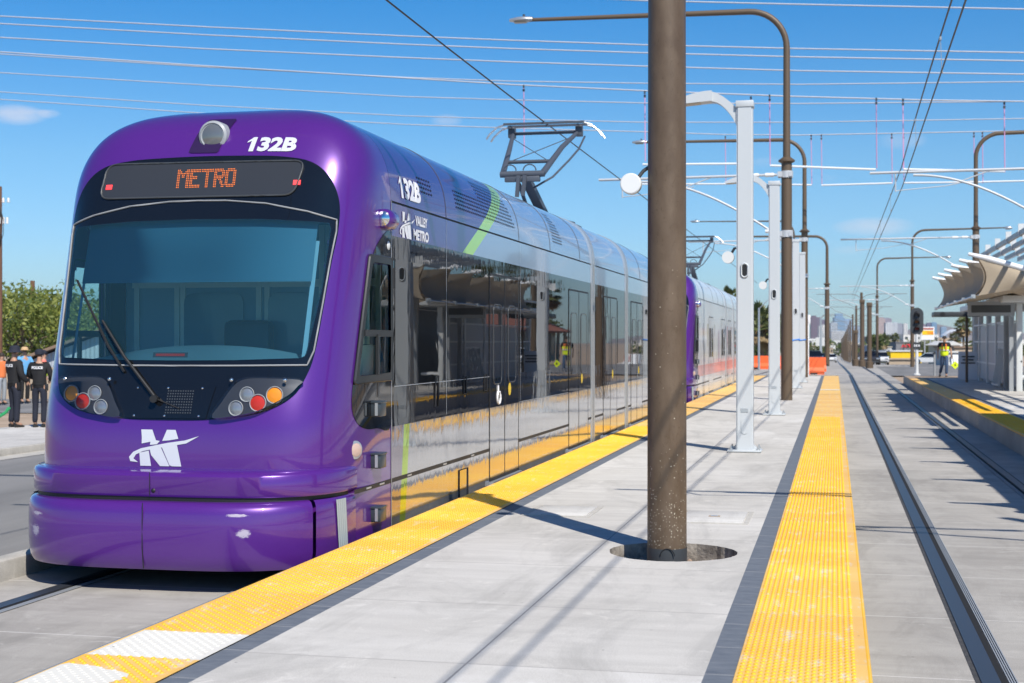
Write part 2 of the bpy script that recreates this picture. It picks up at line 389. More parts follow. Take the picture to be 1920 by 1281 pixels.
M['pitwall']=noisy('pit_wall',(.16,.14,.12),(.40,.36,.31),9,.95,.9,40)
struct(island().build('platform',[M['plat'],M['wallconc'],M['pitfloor'],M['pitwall']]))
b=MB()
for (x0,x1) in ((PL+STRIP,PL+STRIP+BAND),(PR-STRIP-BAND,PR-STRIP)): b.quad((x0,-9,0),(x1,-9,0),(x1,66,0),(x0,66,0))
struct(b.build('paver_band',M['band']))
def tactile(x0,x1,ya,yb,dome_a,dome_b,name,white=(),lip=None,blob=None):
    b=MB(); z=.006
    ys_=[ya]+[k for w in white for k in w]+[yb]
    for i in range(len(ys_)-1): b.quad((x0,ys_[i],z),(x1,ys_[i],z),(x1,ys_[i+1],z),(x0,ys_[i+1],z),2 if i%2 else 0)
    xo=x1 if lip>0 else x0
    b.tube([(xo-lip*.008,ya,z-.012),(xo-lip*.008,yb,z-.012)],.014,8,1)
    if blob: 
        pts=[]
        for k in range(26):
            a=2*PI*k/26; rr=1+.07*math.sin(5*a)+.06*random.uniform(-1,1); px=min(max(blob[0]+blob[2]*math.cos(a)*rr,x0+.01),x1-.05); pts.append((px,blob[1]+blob[3]*math.sin(a)*rr,z+.0015))
        b.poly(pts,2)
    px=.0305; nc=int((x1-x0-.05)/px); row=0; y=dome_a
    R=[(.0118,0),(.0098,.0045),(.0068,.0056)]; n=7
    cs=[(math.cos(2*PI*i/n),math.sin(2*PI*i/n)) for i in range(n)]
    off=x0+.012 if lip>0 else x0+.035
    while y<dome_b:
        for c in range(nc):
            if (c+row)%2: continue
            cx=off+.012+c*px; iw=any(w[0]<=y<=w[1] for w in white) or (blob and ((cx-blob[0])/blob[2])**2+((y-blob[1])/blob[3])**2<1)
            vs=[]; 
            for r,h in R: vs+=[(cx+r*k[0],y+r*k[1],z+.0018+h*(.35 if iw else 1) if h else z) for k in cs]
            fs=[]
            for q in range(2): fs+=[(q*n+i,q*n+(i+1)%n,q*n+n+(i+1)%n,q*n+n+i) for i in range(n)]
            fs.append(tuple(range(2*n,3*n))); b.add(vs,fs,2 if iw else 1)
        row+=1; y+=px*1.12
    struct(b.build(name,[M['tact'],M['dome'],M['tactwhite']],smooth=60))
tactile(PR-STRIP,PR,-9,66,4.2,30,'tactile_strip',lip=1)
tactile(PL,PL+STRIP,-9,66,4.6,26,'tactile_strip',white=((6.43,7.04),),lip=-1,blob=(-3.56,5.95,.36,.26))
# painted joint across the far end of the right strip
b=MB(); b.quad((PR-STRIP,46.5,.0125),(PR-.01,46.5,.0125),(PR-.01,47.1,.0125),(PR-STRIP,47.1,.0125)); struct(b.build('strip_marking',M['tactwhite']))
# pit gravel
b=MB()
for k in range(240):
    a=random.uniform(0,2*PI); rr=PIT[2]*math.sqrt(random.uniform(.12,.93)); s=random.uniform(.012,.034); x,y=PIT[0]+rr*math.cos(a),PIT[1]+rr*math.sin(a)
    b.lathe([(s*.3,0),(s,s*.5),(s*.8,s*1.1),(s*.2,s*1.4)],5,(x,y,-.147))
tag(b.build('gravel',noisy('gravel_stone',(.22,.15,.11),(.40,.30,.24),8,.9)),kind='stuff')
# pull box lids set in the platform
M['lid']=concrete('lid_concrete',(.49,.475,.445),(.57,.555,.525),dirt=.5)
def lid(x0,x1,y0,y1,label,handle):
    o=thing('utility_box_lid',label,'lid',((x0+x1)/2,(y0+y1)/2,0)); w,d=(x1-x0)/2,(y1-y0)/2
    f=MB(); 
    for a in ((-w,w,-d,-d+.04),(-w,w,d-.04,d),(-w,-w+.04,-d+.04,d-.04),(w-.04,w,-d+.04,d-.04)): f.box(*a,.001,.006)
    f.build('lid_frame',M['kerb'],o)
    c=MB(); c.bbox(-w+.05,w-.05,-d+.05,d-.05,-.01,.010,.004); c.build('cover',M['lid'],o,smooth=40)
    if handle:
        h=MB(); h.box(-.05,.05,-.035,.035,.0105,.013); h.build('handle_plate',M['dirt'],o); h=MB(); h.box(-.03,.03,-.02,.02,.0135,.016); h.build('handle',M['steel'],o)
lid(-2.74,-2.12,12.45,13.25,'pale concrete utility box lid between the thick pole shadow and the tram side',False)
lid(-1.36,-.72,12.25,13.15,'concrete utility box lid with a small metal handle, right of the thick brown pole',True)
# ---------------------------------------------------------------- the trams
TW=1.36; ZS,HR,NR=2.62,.98,3.1; YB=1.82; NX,MY=5.0,4.1; TL=27.6
PROF=[(.40,.285),(.7,.285),(.95,.315),(1.36,.45),(2.0,.655),(2.55,.828),(2.92,.95),(3.2,1.085),(3.38,1.22),(3.50,1.40),(3.565,1.60),(3.59,1.75),(3.60,1.82)]
def yc(z):
    p=PROF
    if z<=p[0][0]: return p[0][1]
    if z>=p[-1][0]: return p[-1][1]
    for i in range(len(p)-1):
        if p[i][0]<=z<=p[i+1][0]:
            x0,y0=p[max(i-1,0)];x1,y1=p[i];x2,y2=p[i+1];x3,y3=p[min(i+2,len(p)-1)]
            t=(z-x1)/(x2-x1); m1=(y2-y0)/(x2-x0)*(x2-x1); m2=(y3-y1)/(x3-x1)*(x2-x1)
            return (2*t**3-3*t*t+1)*y1+(t**3-2*t*t+t)*m1+(-2*t**3+3*t*t)*y2+(t**3-t*t)*m2
def wz(z):
    if z<=ZS: return TW
    q=min(1,(z-ZS)/HR); return TW*max(0,1-q**NR)**(1/NR)
def fy(x,z):
    w=wz(z)
    if w<1e-6: return YB
    q=min(1,abs(x)/w); return YB-(YB-yc(z))*max(0,1-q**NX)**(1/MY)
def fpt(x,z,off=0):
    e=.004
    p=Vector((x,fy(x,z),z))
    if off:
        du=Vector((2*e,fy(x+e,z)-fy(x-e,z),0)); dv=Vector((0,fy(x,z+e)-fy(x,z-e),2*e)); n=du.cross(dv).normalized()
        if n.y>0: n=-n
        p=p+n*off
    return tuple(p)
def fnrm(x,z):
    a=Vector(fpt(x,z)); return (Vector(fpt(x,z,.01))-a).normalized()
def spt(y,z,off=0,s=1):
    """a point on the flank or the roof cove"""
    if z<=ZS: return (s*(TW+off),y,z)
    e=.002; w=wz(z); n=Vector((2*e,0,-(wz(z+e)-wz(z-e)))).normalized()
    return (s*(w+n.x*off),y,z+n.z*off)
def csec(N=40):
    """roof cove outline from one gutter over the top to the other"""
    pts=[]
    a0=math.asin(((2.785-ZS)/HR)**(NR/2))
    for i in range(N+1):
        a=a0+(PI-2*a0)*i/N; c,s=math.cos(a),math.sin(a)
        pts.append((math.copysign(abs(c)**(2/NR),c)*TW,ZS+HR*abs(s)**(2/NR)))
    return pts
def spline(pts,n=6,closed=True):
    out=[]; m=len(pts)
    for i in range(m if closed else m-1):
        p0,p1,p2,p3=[pts[(i+k)%m] if closed else pts[min(max(i+k,0),m-1)] for k in (-1,0,1,2)]
        for j in range(n):
            t=j/n; out.append(tuple(.5*((2*p1[k])+(-p0[k]+p2[k])*t+(2*p0[k]-5*p1[k]+4*p2[k]-p3[k])*t*t+(-p0[k]+3*p1[k]-3*p2[k]+p3[k])*t**3) for k in (0,1)))
    if not closed: out.append(pts[-1])
    return out
def rounded(pts,r,n=4):
    out=[]; m=len(pts)
    for i in range(m):
        p=Vector(pts[i]); a=(Vector(pts[i-1])-p); b=(Vector(pts[(i+1)%m])-p); rr=min(r,a.length*.45,b.length*.45); a.normalize(); b.normalize()
        A=p+a*rr; B=p+b*rr
        for j in range(n+1):
            t=j/n; q=A*(1-t)**2+p*2*t*(1-t)+B*t*t; out.append((q.x,q.y))
    return out
def inside(p,poly):
    c=False; x,y=p; m=len(poly)
    for i in range(m):
        x0,y0=poly[i]; x1,y1=poly[i-1]
        if (y0>y)!=(y1>y) and x<(x1-x0)*(y-y0)/(y1-y0)+x0: c=not c
    return c
def polar(poly,c,N):
    out=[]
    for k in range(N):
        a=2*PI*k/N; d=(math.cos(a),math.sin(a)); best=None
        for i in range(len(poly)):
            x0,y0=poly[i][0]-c[0],poly[i][1]-c[1]; x1,y1=poly[i-1][0]-c[0],poly[i-1][1]-c[1]
            den=d[0]*(y1-y0)-d[1]*(x1-x0)
            if abs(den)<1e-12: continue
            t=(x0*(y1-y0)-y0*(x1-x0))/den; u=(x0*d[1]-y0*d[0])/den
            if t>0 and -1e-9<=u<=1+1e-9: best=t if best is None else max(best,t)
        best=best or .01; out.append((c[0]+d[0]*best,c[1]+d[1]*best))
    return out
def ring_mesh(b,outer,inner,c,fn,off,N=220,k=5,mi=None):
    o=polar(outer,c,N); i_=polar(inner,c,N)
    rows=[[fn(o[j][0]*(1-q/k)+i_[j][0]*q/k,o[j][1]*(1-q/k)+i_[j][1]*q/k,off) for j in range(N)] for q in range(k+1)]
    b.grid(rows,mi,closed=True)
def fill_mesh(b,outer,c,fn,off,N=120,k=8,mi=None):
    o=polar(outer,c,N); rows=[[fn(c[0]+(o[j][0]-c[0])*q/k,c[1]+(o[j][1]-c[1])*q/k,off) for j in range(N)] for q in range(k,0,-1)]
    b.grid(rows,mi,closed=True); b.poly(rows[-1],mi)
def sym(h): return h+[(-x,z) for x,z in reversed(h) if abs(x)>1e-6]
MASK=spline(sym([(0,3.102),(.374,3.096),(.68,3.08),(.93,3.03),(1.09,2.90),(1.175,2.70),(1.185,2.45),(1.163,2.208),(1.139,1.845),(1.113,1.484),(1.075,1.30),(.99,1.125),(.764,1.005),(.38,.952),(0,.943)]),5)
CLEAR=rounded(sym([(0,2.556),(.55,2.548),(1.132,2.515),(1.112,1.99),(1.048,1.43),(.5,1.412),(0,1.408)]),.035)
GASK=sym([(0,2.715),(.25,2.711),(.6,2.68),(.95,2.61),(1.168,2.545),(1.172,2.45),(1.150,2.208),(1.127,1.845),(1.102,1.484),(1.068,1.372),(.5,1.366),(0,1.364)])
SIDEMASK=spline([(1.80,2.50),(1.62,2.475),(1.42,2.36),(1.27,2.18),(1.12,1.85),(.97,1.35),(.90,1.06),(.96,.92),(1.14,.845),(1.45,.83),(1.80,.82),(1.80,1.2),(1.80,1.8),(1.80,2.2)],4)
def purple_paint(name='purple_metallic_paint'):
    m=mat(name,(.090,.015,.225),.28,.25,1.0); t=NT(m); v=t.obj(); fl=t.noise(v,420,2); t.base(t.mix(.35,(.092,.016,.228),t.ramp(fl,[(.35,(.058,.009,.16)),(.65,(.135,.028,.31))])))
    return m
M['purple']=purple_paint()
def bumper_paint():
    m=mat('scuffed_purple_paint',(.085,.016,.235),.34,.25,1.0); t=NT(m); v=t.obj(); sp=t.sep(v)
    def spot(x,z,rx,rz):
        a=t.math('DIVIDE',t.math('SUBTRACT',sp[0],x),rx); c=t.math('DIVIDE',t.math('SUBTRACT',sp[2],z),rz)
        d=t.math('SQRT',t.math('ADD',t.math('MULTIPLY',a,a),t.math('MULTIPLY',c,c))); return t.math('SUBTRACT',1.0,d)
    s=None
    for q in ((.74,.255,.20,.03),(.79,.12,.13,.085),(-.98,.22,.16,.035),(-1.0,.09,.13,.13)):
        k=t.math('MAXIMUM',spot(*q),0); s=k if s is None else t.math('ADD',s,k)
    n=t.noise(t.mapv(v,(2,2,7)),7,10,.85,1.6); f=t.ramp(t.math('MULTIPLY',s,n),[(.30,0.),(.36,1.)])
    fl=t.noise(v,420,2); c=t.mix(.35,(.092,.016,.228),t.ramp(fl,[(.35,(.058,.009,.16)),(.65,(.135,.028,.31))]))
    t.base(t.mix(t.math('MULTIPLY',f,.85),c,(.52,.48,.56))); t.rough(t.mix(f,(.34,)*3,(.8,)*3)); t.link(t.math('SUBTRACT',1.0,f),t.b.inputs['Coat Weight']); return m
M['scuff']=bumper_paint()
M['screen']=glassy('windscreen_glass',(.58,.78,.84),.015,1.5)
def veil(m,col,f):
    t=NT(m); o=t.n['Material Output']; src=o.inputs[0].links[0].from_socket; d=t.new('ShaderNodeBsdfDiffuse'); d.inputs[0].default_value=(*col,1); mx=t.new('ShaderNodeMixShader'); mx.inputs[0].default_value=f; t.link(src,mx.inputs[1]); t.link(d.outputs[0],mx.inputs[2]); t.link(mx.outputs[0],o.inputs[0])
veil(M['screen'],(.10,.30,.42),.07)
M['lens']=glassy('lens_cover',(.95,.96,.97),.02,1.42)
M['cabwin']=glassy('cab_side_glass',(.72,.84,.80),.01,1.33)
M['led']=mat('led_orange',(.25,.06,.01),.6,emit=(1,.22,.03),estr=.95)
M['ledred']=mat('led_red',(.3,.01,.01),.6,emit=(1,.05,.06),estr=1.6)
M['signbox']=mat('sign_glass',(.035,.037,.040),.16,0,.4)
M['decal']=mat('silver_decal',(.62,.64,.68),.35,.15)
M['decalw']=mat('white_decal',(.80,.80,.82),.4)
M['seatblue']=mat('cab_panel_blue',(.18,.36,.48),.6)
M['cabpale']=mat('cab_panel_pale',(.70,.82,.76),.6)
M['blind']=mat('sun_blind',(.035,.15,.24),.7)
M['bellows']=mat('bellows',(.05,.05,.055),.7)
def wave(m,s=.25,scale=(1,1.6,.55),sc=2.2,dist=.02):
    t=NT(m); v=t.obj(); t.bump(t.noise(t.mapv(v,scale),sc,3,.5,.6),s,dist); return m
M['band_black']=wave(mat('window_band_black',(.010,.010,.012),.02,0,.0),.055,(1,2.6,.8),1.8)
M['sideglass']=wave(mat('side_window_glass',(.006,.007,.009),.008,0,.0),.02,(1,1.4,.8),1.1)
def livery_mat(name,kind):
    """wrap film: colours follow the printed design"""
    m=mat(name,(.48,.49,.51),.06,.8,.3); t=NT(m); v=t.obj(); sp=t.sep(v)
    y,z=sp[1],sp[2]
    if kind=='roof':
        d=t.math('SUBTRACT',y,t.math('MULTIPLY',t.math('SUBTRACT',z,2.48),2.3))
        c=t.mix(t.math('LESS_THAN',d,4.68),(.30,.40,.54),(.42,.74,.10)); c=t.mix(t.math('LESS_THAN',d,4.25),c,(.060,.030,.20))
        t.b.inputs['Metallic'].default_value=.25; t.b.inputs['Roughness'].default_value=.18; t.b.inputs['Coat Weight'].default_value=.6
        t.base(c); t.bump(t.noise(t.mapv(v,(1,1.2,.5)),1.6,2,.5),.06,.02)
    elif kind=='low':
        d=t.math('SUBTRACT',y,t.math('MULTIPLY',z,.16))
        c=t.mix(t.math('LESS_THAN',d,2.24),(.50,.505,.52),(.42,.62,.03)); c=t.mix(t.math('LESS_THAN',d,2.07),c,(.30,.27,.32)); t.base(c)
        t.bump(t.noise(t.mapv(v,(1,2.4,1.0)),2.2,3,.5,.8),.17,.02)
    elif kind=='white':
        vo=t.new('ShaderNodeTexVoronoi'); vo.inputs['Scale'].default_value=1.4; t.link(t.mapv(v,(1,1.1,.45)),vo.inputs['Vector'])
        c=t.mix(.75,vo.outputs['Color'],(.25,.25,.27)); on=t.math('MULTIPLY',t.math('MULTIPLY',t.math('GREATER_THAN',z,.75),t.math('LESS_THAN',z,2.1)),t.math('LESS_THAN',vo.outputs['Distance'],.42))
        c=t.mix(t.math('MULTIPLY',on,.75),(.66,.68,.70),c); g=t.math('LESS_THAN',t.math('ABSOLUTE',t.math('SUBTRACT',z,.72)),.16); c=t.mix(t.math('MULTIPLY',g,.7),c,(.75,.25,.22)); t.base(c)
        t.b.inputs['Metallic'].default_value=.0; t.b.inputs['Roughness'].default_value=.25
    return m
M['roofwrap']=livery_mat('roof_wrap','roof'); M['lowwrap']=livery_mat('low_wrap','low'); M['whitewrap']=livery_mat('white_wrap','white')

def text_verts(s,bold=0,shear=0,font=None):
    cu=bpy.data.curves.new('lettering','FONT'); cu.body=s; cu.size=1; cu.offset=bold; cu.shear=shear; cu.resolution_u=3
    o=bpy.data.objects.new('lettering',cu); COL.objects.link(o)
    me=bpy.data.meshes.new_from_object(o.evaluated_get(bpy.context.evaluated_depsgraph_get()))
    vs=[tuple(v.co) for v in me.vertices]; fs=[tuple(p.vertices) for p in me.polygons]
    bpy.data.objects.remove(o); bpy.data.curves.remove(cu); bpy.data.meshes.remove(me)
    return vs,fs
def text_on(b,s,u0,u1,v0,v1,fn,bold=.02,shear=0,mi=None,sub=True):
    vs,fs=text_verts(s,bold,shear)
    if not vs: return
    x0=min(p[0] for p in vs);x1=max(p[0] for p in vs);y0=min(p[1] for p in vs);y1=max(p[1] for p in vs)
    b.add([fn(u0+(p[0]-x0)/(x1-x0)*(u1-u0),v0+(p[1]-y0)/(y1-y0)*(v1-v0)) for p in vs],fs,mi)
def text_num(b,u0,u1,v0,v1,fn,shear):
    w=u1-u0; h=v1-v0; sh=lambda u,v: fn(u+shear*.5*(v-v0),v)
    one=[(0,.70),(.11,1),(.19,1),(.19,0),(.085,0),(.085,.74),(0,.60)]
    b.add([sh(u0+x*w*.9,v0+y*h) for x,y in one],[(0,1,5,6),(1,2,3,4,5)])
    text_on(b,'32B',u0+.24*w,u1,v0,v1,sh,.05)
# winged-M emblem: two strokes of polygons in a 0..1 box (x right, y up)
EMB=[[(.165,1.0),(.325,1.0),(.385,.70),(.18,.615),(.178,.80)],
     [(.325,1.0),(.385,.71),(.44,.69),(.40,.60),(.30,.58)],
     [(.475,.695),(.535,1.0),(.66,1.0),(.705,.76),(.58,.715)],
     [(.15,.36),(.165,0.0),(.32,0.0),(.285,.42)],
     [(.30,.445),(.32,.30),(.45,0.0),(.585,.0),(.455,.53),(.38,.51)],
     [(.47,.53),(.585,.03),(.62,.0),(.755,.0),(.685,.62),(.59,.585)]]
def swoosh():
    up=[(.02,.12),(.0,.24),(.06,.38),(.17,.48),(.34,.555),(.56,.645),(.80,.715),(1.0,.84)]
    lo=[(.13,.10),(.065,.20),(.10,.31),(.20,.405),(.36,.475),(.58,.55),(.82,.635),(1.0,.84)]
    return up,lo
def emblem(b,u0,u1,v0,v1,fn,mi=None):
    f=lambda p: fn(u0+p[0]*(u1-u0),v0+p[1]*(v1-v0))
    for pl in EMB: b.poly([f(p) for p in pl],mi)
    up,lo=swoosh(); g=lambda p:fn(u0+p[0]*(u1-u0),v0+p[1]*(v1-v0))
    for i in range(len(up)-1): b.poly([g(up[i]),g(lo[i]),g(lo[i+1]),g(up[i+1])],mi)
LED={'M':["11000011","11100111","11111111","11011011","11011011","11000011","11000011","11000011","11000011","11000011","11000011"],
'E':["1111111","1111111","1100000","1100000","1111100","1111100","1100000","1100000","1100000","1111111","1111111"],
'T':["11111111","11111111","00011000","00011000","00011000","00011000","00011000","00011000","00011000","00011000","00011000"],
'R':["1111110","1111111","1100011","1100011","1111111","1111110","1101100","1100110","1100110","1100011","1100011"],
'O':["0111110","1111111","1100011","1100011","1100011","1100011","1100011","1100011","1100011","1111111","0111110"]}

def nose_grid(zs,K=64):
    rows=[]
    for z in zs:
        w=wz(z); d=YB-yc(z)
        P=[]; 
        for i in range(401):
            a=PI/2*i/400; P.append((w*math.cos(a)**(2/NX),YB-d*math.sin(a)**(2/MY)))
        L=[0]
        for i in range(400): L.append(L[-1]+math.hypot(P[i+1][0]-P[i][0],P[i+1][1]-P[i][1]))
        half=[]; j=0
        for k in range(K+1):
            q=L[-1]*k/K
            while j<399 and L[j+1]<q: j+=1
            s=(q-L[j])/max(1e-9,L[j+1]-L[j]); half.append((P[j][0]*(1-s)+P[j+1][0]*s,P[j][1]*(1-s)+P[j+1][1]*s))
        half[-1]=(0,half[-1][1])
        rows.append([(x,y,z) for x,y in half]+[(-x,y,z) for x,y in reversed(half[:-1])])
    return rows
def zlist():
    zs=[-.17+.53*i/8 for i in range(8)]+[.36+.028*i for i in range(1,82)]
    zs=[z for z in zs if z<2.6]; 
    for i in range(0,36): 
        a=PI/2*i/36; zs.append(ZS+HR*math.sin(a)**(2/NR))
    zs.append(ZS+HR-1e-5); return sorted(set(round(z,5) for z in zs))
def bumper_curve(N,nose,w=1.385,yb=.98,ne=3.6,me=2.4):
    P=[]
    for i in range(801):
        a=PI*i/800; c,s=math.cos(a),math.sin(a); P.append((math.copysign(abs(c)**(2/ne),c)*w*.968,yb-(yb-nose)*abs(s)**(2/me)))
    L=[0]
    for i in range(800): L.append(L[-1]+math.hypot(P[i+1][0]-P[i][0],P[i+1][1]-P[i][1]))
    out=[]; j=0
    for k in range(N+1):
        q=L[-1]*k/N
        while j<799 and L[j+1]<q: j+=1
        s=(q-L[j])/max(1e-9,L[j+1]-L[j]); out.append((P[j][0]*(1-s)+P[j+1][0]*s,P[j][1]*(1-s)+P[j+1][1]*s))
    return out
def bumper(b,prof,nose,N=90,keep=None,mi=None):
    """prof: (setback,z) section swept round the nose"""
    rows=[]
    for sb,z in prof:
        c=bumper_curve(N,nose+sb); cc=[]
        for x,y in c:
            k=1-.014*sb/.05 if sb>0 else 1; cc.append((x*k,y,z))
        rows.append(cc)
    if keep:
        rows=[[p for p in r] for r in rows]; base=bumper_curve(N,nose)
        idx=[i for i,p in enumerate(base) if keep(p)]
        rows=[[r[i] for i in idx] for r in rows]
    b.grid(rows,mi)

def make_tram(name,label,loc,purple_side=True,detail=True):
    T=thing(name,label,'tram',loc,group='coupled trams')
    low=M['lowwrap'] if purple_side else M['whitewrap']; roofm=M['roofwrap'] if purple_side else M['whitewrap']
    bandm=M['band_black'] if purple_side else M['whitewrap']
    # --- cab shell, opened for the windscreen and the cab side windows
    SW=[(1.30,2.22),(1.765,2.22),(1.765,1.29),(1.0,1.275)]
    rows=nose_grid(zlist()); b=MB(); b.grid(rows)
    keep=[]
    for f in b.f:
        c=[sum(b.v[i][k] for i in f)/len(f) for k in range(3)]
        if c[1]<1.25 and abs(c[0])<1.17 and inside((c[0]*.992,1.98+(c[2]-1.98)*.965),CLEAR): continue
        if abs(c[0])>1.2 and inside((c[1],c[2]),SW): continue
        keep.append(f)
    b.f=keep; b.m=[0]*len(keep)
    b.build('cab_shell',M['purple'],T,smooth=180)
    # --- black glass mask round the windscreen
    b=MB(); ring_mesh(b,MASK,CLEAR,(0,1.9),fpt,.006,260,6); b.build('front_mask',M['gloss'],T,smooth=180)
    b=MB(); fill_mesh(b,[(x*1.006,1.98+(z-1.98)*1.006) for x,z in CLEAR],(0,2.0),fpt,.010,160,10); b.build('windscreen',M['screen'],T,smooth=180)
    b=MB(); gk=[]
    for i in range(len(GASK)):
        p,q=GASK[i],GASK[(i+1)%len(GASK)]
        for k in range(6): gk.append((p[0]+(q[0]-p[0])*k/6,p[1]+(q[1]-p[1])*k/6))
    b.tube([fpt(x,z,.011) for x,z in gk],.0075,6,closed=True); b.build('windscreen_gasket',mat('gasket_grey',(.26,.27,.28),.6),T,smooth=60)
    # --- cab interior
    b=MB(); b.box(-1.27,1.27,2.05,2.10,.3,2.85,0)
    for x in (-1.18,-.78,-.72,.02,.10,.62,.68,1.15): b.box(x,x+.05,2.03,2.049,.5,2.6,1)
    b.box(-1.2,1.2,2.034,2.0485,2.05,2.12,1)
    b.build('cab_partition',[M['seatblue'],M['cabpale']],T)
    for x0,x1 in ((-.68,-.10),(.14,.56),(.74,1.1)):
        b=MB(); b.prism(rounded([(x0,1.1),(x1,1.1),(x1,2.0),(x0,2.0)],.1),'Y',2.024,2.0295); b.build('partition_window',mat('dim_pane',(.12,.24,.32),.1),T)
    b=MB(); rows=[]
    for k in range(9):
        t_=k/8; rows.append([(x,fy(x,1.40)+.05+.62*t_,1.40+(.13*(1-abs(x)**2.2))*math.sin(t_*PI*.55)) for x in [(-1.0+2.0*i/24) for i in range(25)]])
    b.grid(rows); b.build('dashboard',mat('dash_grey',(.10,.20,.26),.6),T,smooth=180)
    b=MB(); b.grid([[fpt(x,z,-.05) for x in [(-1.02+2.06*i/20) for i in range(21)]] for z in [2.02+.035*math.cos(0)+.02*i for i in range(27)]]); b.build('sun_blind',M['blind'],T,smooth=180)
    b=MB()
    for s in (-1,1): b=MB(); b.grid([[fpt(s*x,z,-.09) for x in (1.03,1.05,1.07)] for z in (1.35,1.6,1.8,2.0,2.2,2.4)]); b.build('cab_pillar',M['seatblue'],T)
    b=MB(); b.box(1.17,1.19,1.12,1.9,1.22,1.53,0); b.box(1.17,1.20,1.50,1.58,1.535,2.4,0); b.box(1.17,1.20,1.66,1.72,1.535,2.4,0); b.box(1.191,1.198,1.36,1.43,1.35,1.45,1); b.box(1.0,1.06,1.80,1.95,.6,2.4,0); b.build('cab_door_panel',[M['cabpale'],M['black']],T)
    b=MB(); b.bbox(-.2,.25,1.45,1.9,.7,.95,.05); b.bbox(-.2,.25,1.78,1.95,.9,1.75,.06); b.build('driver_seat',M['dkgrey'],T,smooth=40)
    b=MB(); b.box(-1.3,1.3,.6,2.1,-.05,0); b.build('cab_floor',M['dkgrey'],T)
    # third brake light behind the glass
    b=MB(); b.grid([[fpt(x,z,.004) for x in (-.2,-.1,0,.1)] for z in (1.432,1.472)],0); b.grid([[fpt(x,z,.0065) for x in (-.175,-.1,0,.075)] for z in (1.442,1.462)],1); b.build('brake_light',[M['dkgrey'],M['red']],T)
    # wiper
    w=MB(); A=fpt(-.10,1.10,.03); B=fpt(-.42,1.42,.05); C_=fpt(-.68,1.72,.03); D=fpt(-1.0,2.06,.02); E_=fpt(-.40,1.36,.02)
    w.tube([A,B,C_],[.016,.013,.010],8); w.tube([D,fpt(-.80,1.80,.022),fpt(-.60,1.52,.02),fpt(-.42,1.31,.02)],.011,6); w.tube([(A[0]-.01,A[1]-.0,A[2]),(A[0]+.0,A[1]-.05,A[2])],.03,10); w.tube([fpt(-.10,1.10,.02),fpt(.10,1.03,.018)],.006,6)
    w.build('wiper',M['black'],T,smooth=50)
    # destination sign
    SG=rounded([(-.905,2.75),(.825,2.745),(.885,3.036),(-.885,3.05)],.09,6)
    S=MB(); fill_mesh(S,SG,(0,2.9),fpt,.012,480,8); so=S.build('destination_sign',M['signbox'],T,smooth=180)
    b=MB(); b.tube([fpt(x,z,.014) for x,z in polar(SG,(0,2.9),480)],.008,6,closed=True); b.build('sign_frame',M['dkgrey'],so,smooth=60)
    if detail:
        b=MB(); x=-.213; pitch=.0137
        for ch in 'METRO':
            R=LED[ch]
            for r,row in enumerate(R):
                for c,k in enumerate(row):
                    if k=='1':
                        px=x+c*pitch+.0008*r; pz=2.978-r*.0148; h=.0047
                        b.add([fpt(px+h*math.cos(a*PI/3),pz+h*math.sin(a*PI/3),.0155) for a in range(6)],[(0,1,2,3,4,5)])
            x+=pitch*(len(R[0])+.35)
        b.build('display_text',M['led'],so)
    for px in (-.83,.84):
        b=MB(); b.grid([[fpt(px+dx,z,.0155) for dx in (-.03,0,.03)] for z in (2.83,2.85,2.87)]); b.build('marker_light',M['ledred'],so)
    # roof lamp on a flat patch, coloured dark for the recess's shade
    b=MB(); LB=[(-.17,3.135),(.10,3.13),(.165,3.45),(-.10,3.45)]
    fill_mesh(b,rounded(LB,.02),(0,3.29),fpt,.006,60,4); lo=b.build('recess_shade_patch',mat('recess_shade_purple',(.022,.006,.055),.45,.1),T,smooth=180)
    b=MB(); c=Vector(fpt(.03,3.285,0)); c.y-=.045
    b.lathe([(.125,.17),(.128,.02),(.125,0),(.105,-.012),(.100,-.004)],32,tuple(c),'Y',0); 
    b2=MB(); b2.disc((c.x,c.y-.002,c.z),(0,-1,0),.1,32,0,dome=.018); b.build('lamp_rim',M['grey'],lo,smooth=50); b2.build('lamp_lens',mat('roof_lamp_glass',(.16,.17,.175),.12,.3,.6),lo,smooth=180)
    # headlight clusters
    for s in (1,-1):
        HL=[(.385,.955),(.66,.985),(.80,1.03),(.96,1.125),(1.02,1.20),(1.045,1.255),(.8,1.268),(.66,1.268),(.58,1.25),(.52,1.20),(.44,1.07)]
        HL=[(s*x,z) for x,z in HL]; cn=(s*.72,1.13)
        b=MB(); fill_mesh(b,spline(HL,3),cn,fpt,.010,80,4); ho=b.build('headlight',mat('headlight_bowl',(.06,.063,.07),.3,.4),T,smooth=180)
        for x,z,mm,r in ((.865,1.138,'amber',.060),(.745,1.078,'red',.060),(.65,1.142,'clearlens',.052),(.575,1.036,'clearlens',.052)):
            n=fnrm(s*x,z); n=(n+Vector((0,-1.2,0))).normalized(); c=Vector(fpt(s*x,z,.014))
            b=MB(); b.disc(c+n*.006,n,r,24,dome=.010); lp=b.build('lamp',M[mm],ho,smooth=180)
            b=MB(); u=n.orthogonal().normalized(); w2=n.cross(u); b.tube([tuple(c+n*.008+(u*math.cos(2*PI*i/24)+w2*math.sin(2*PI*i/24))*(r+.005)) for i in range(24)],.006,6,closed=True); b.build('lamp_ring',M['grey'],ho,smooth=60)
        b=MB(); fill_mesh(b,spline(HL,3),cn,fpt,.052,80,4); ob=polar(spline(HL,3),cn,80); b.grid([[fpt(x,z,o_) for x,z in ob] for o_ in (.052,.008)],closed=True); b.build('lens_cover',M['lens'],ho,smooth=40)
        b=MB()
        for x,z in ((.52,1.245),(.93,1.245)): b.disc(fpt(s*x,z,.054),fnrm(s*x,z),.016,12,dome=.01)
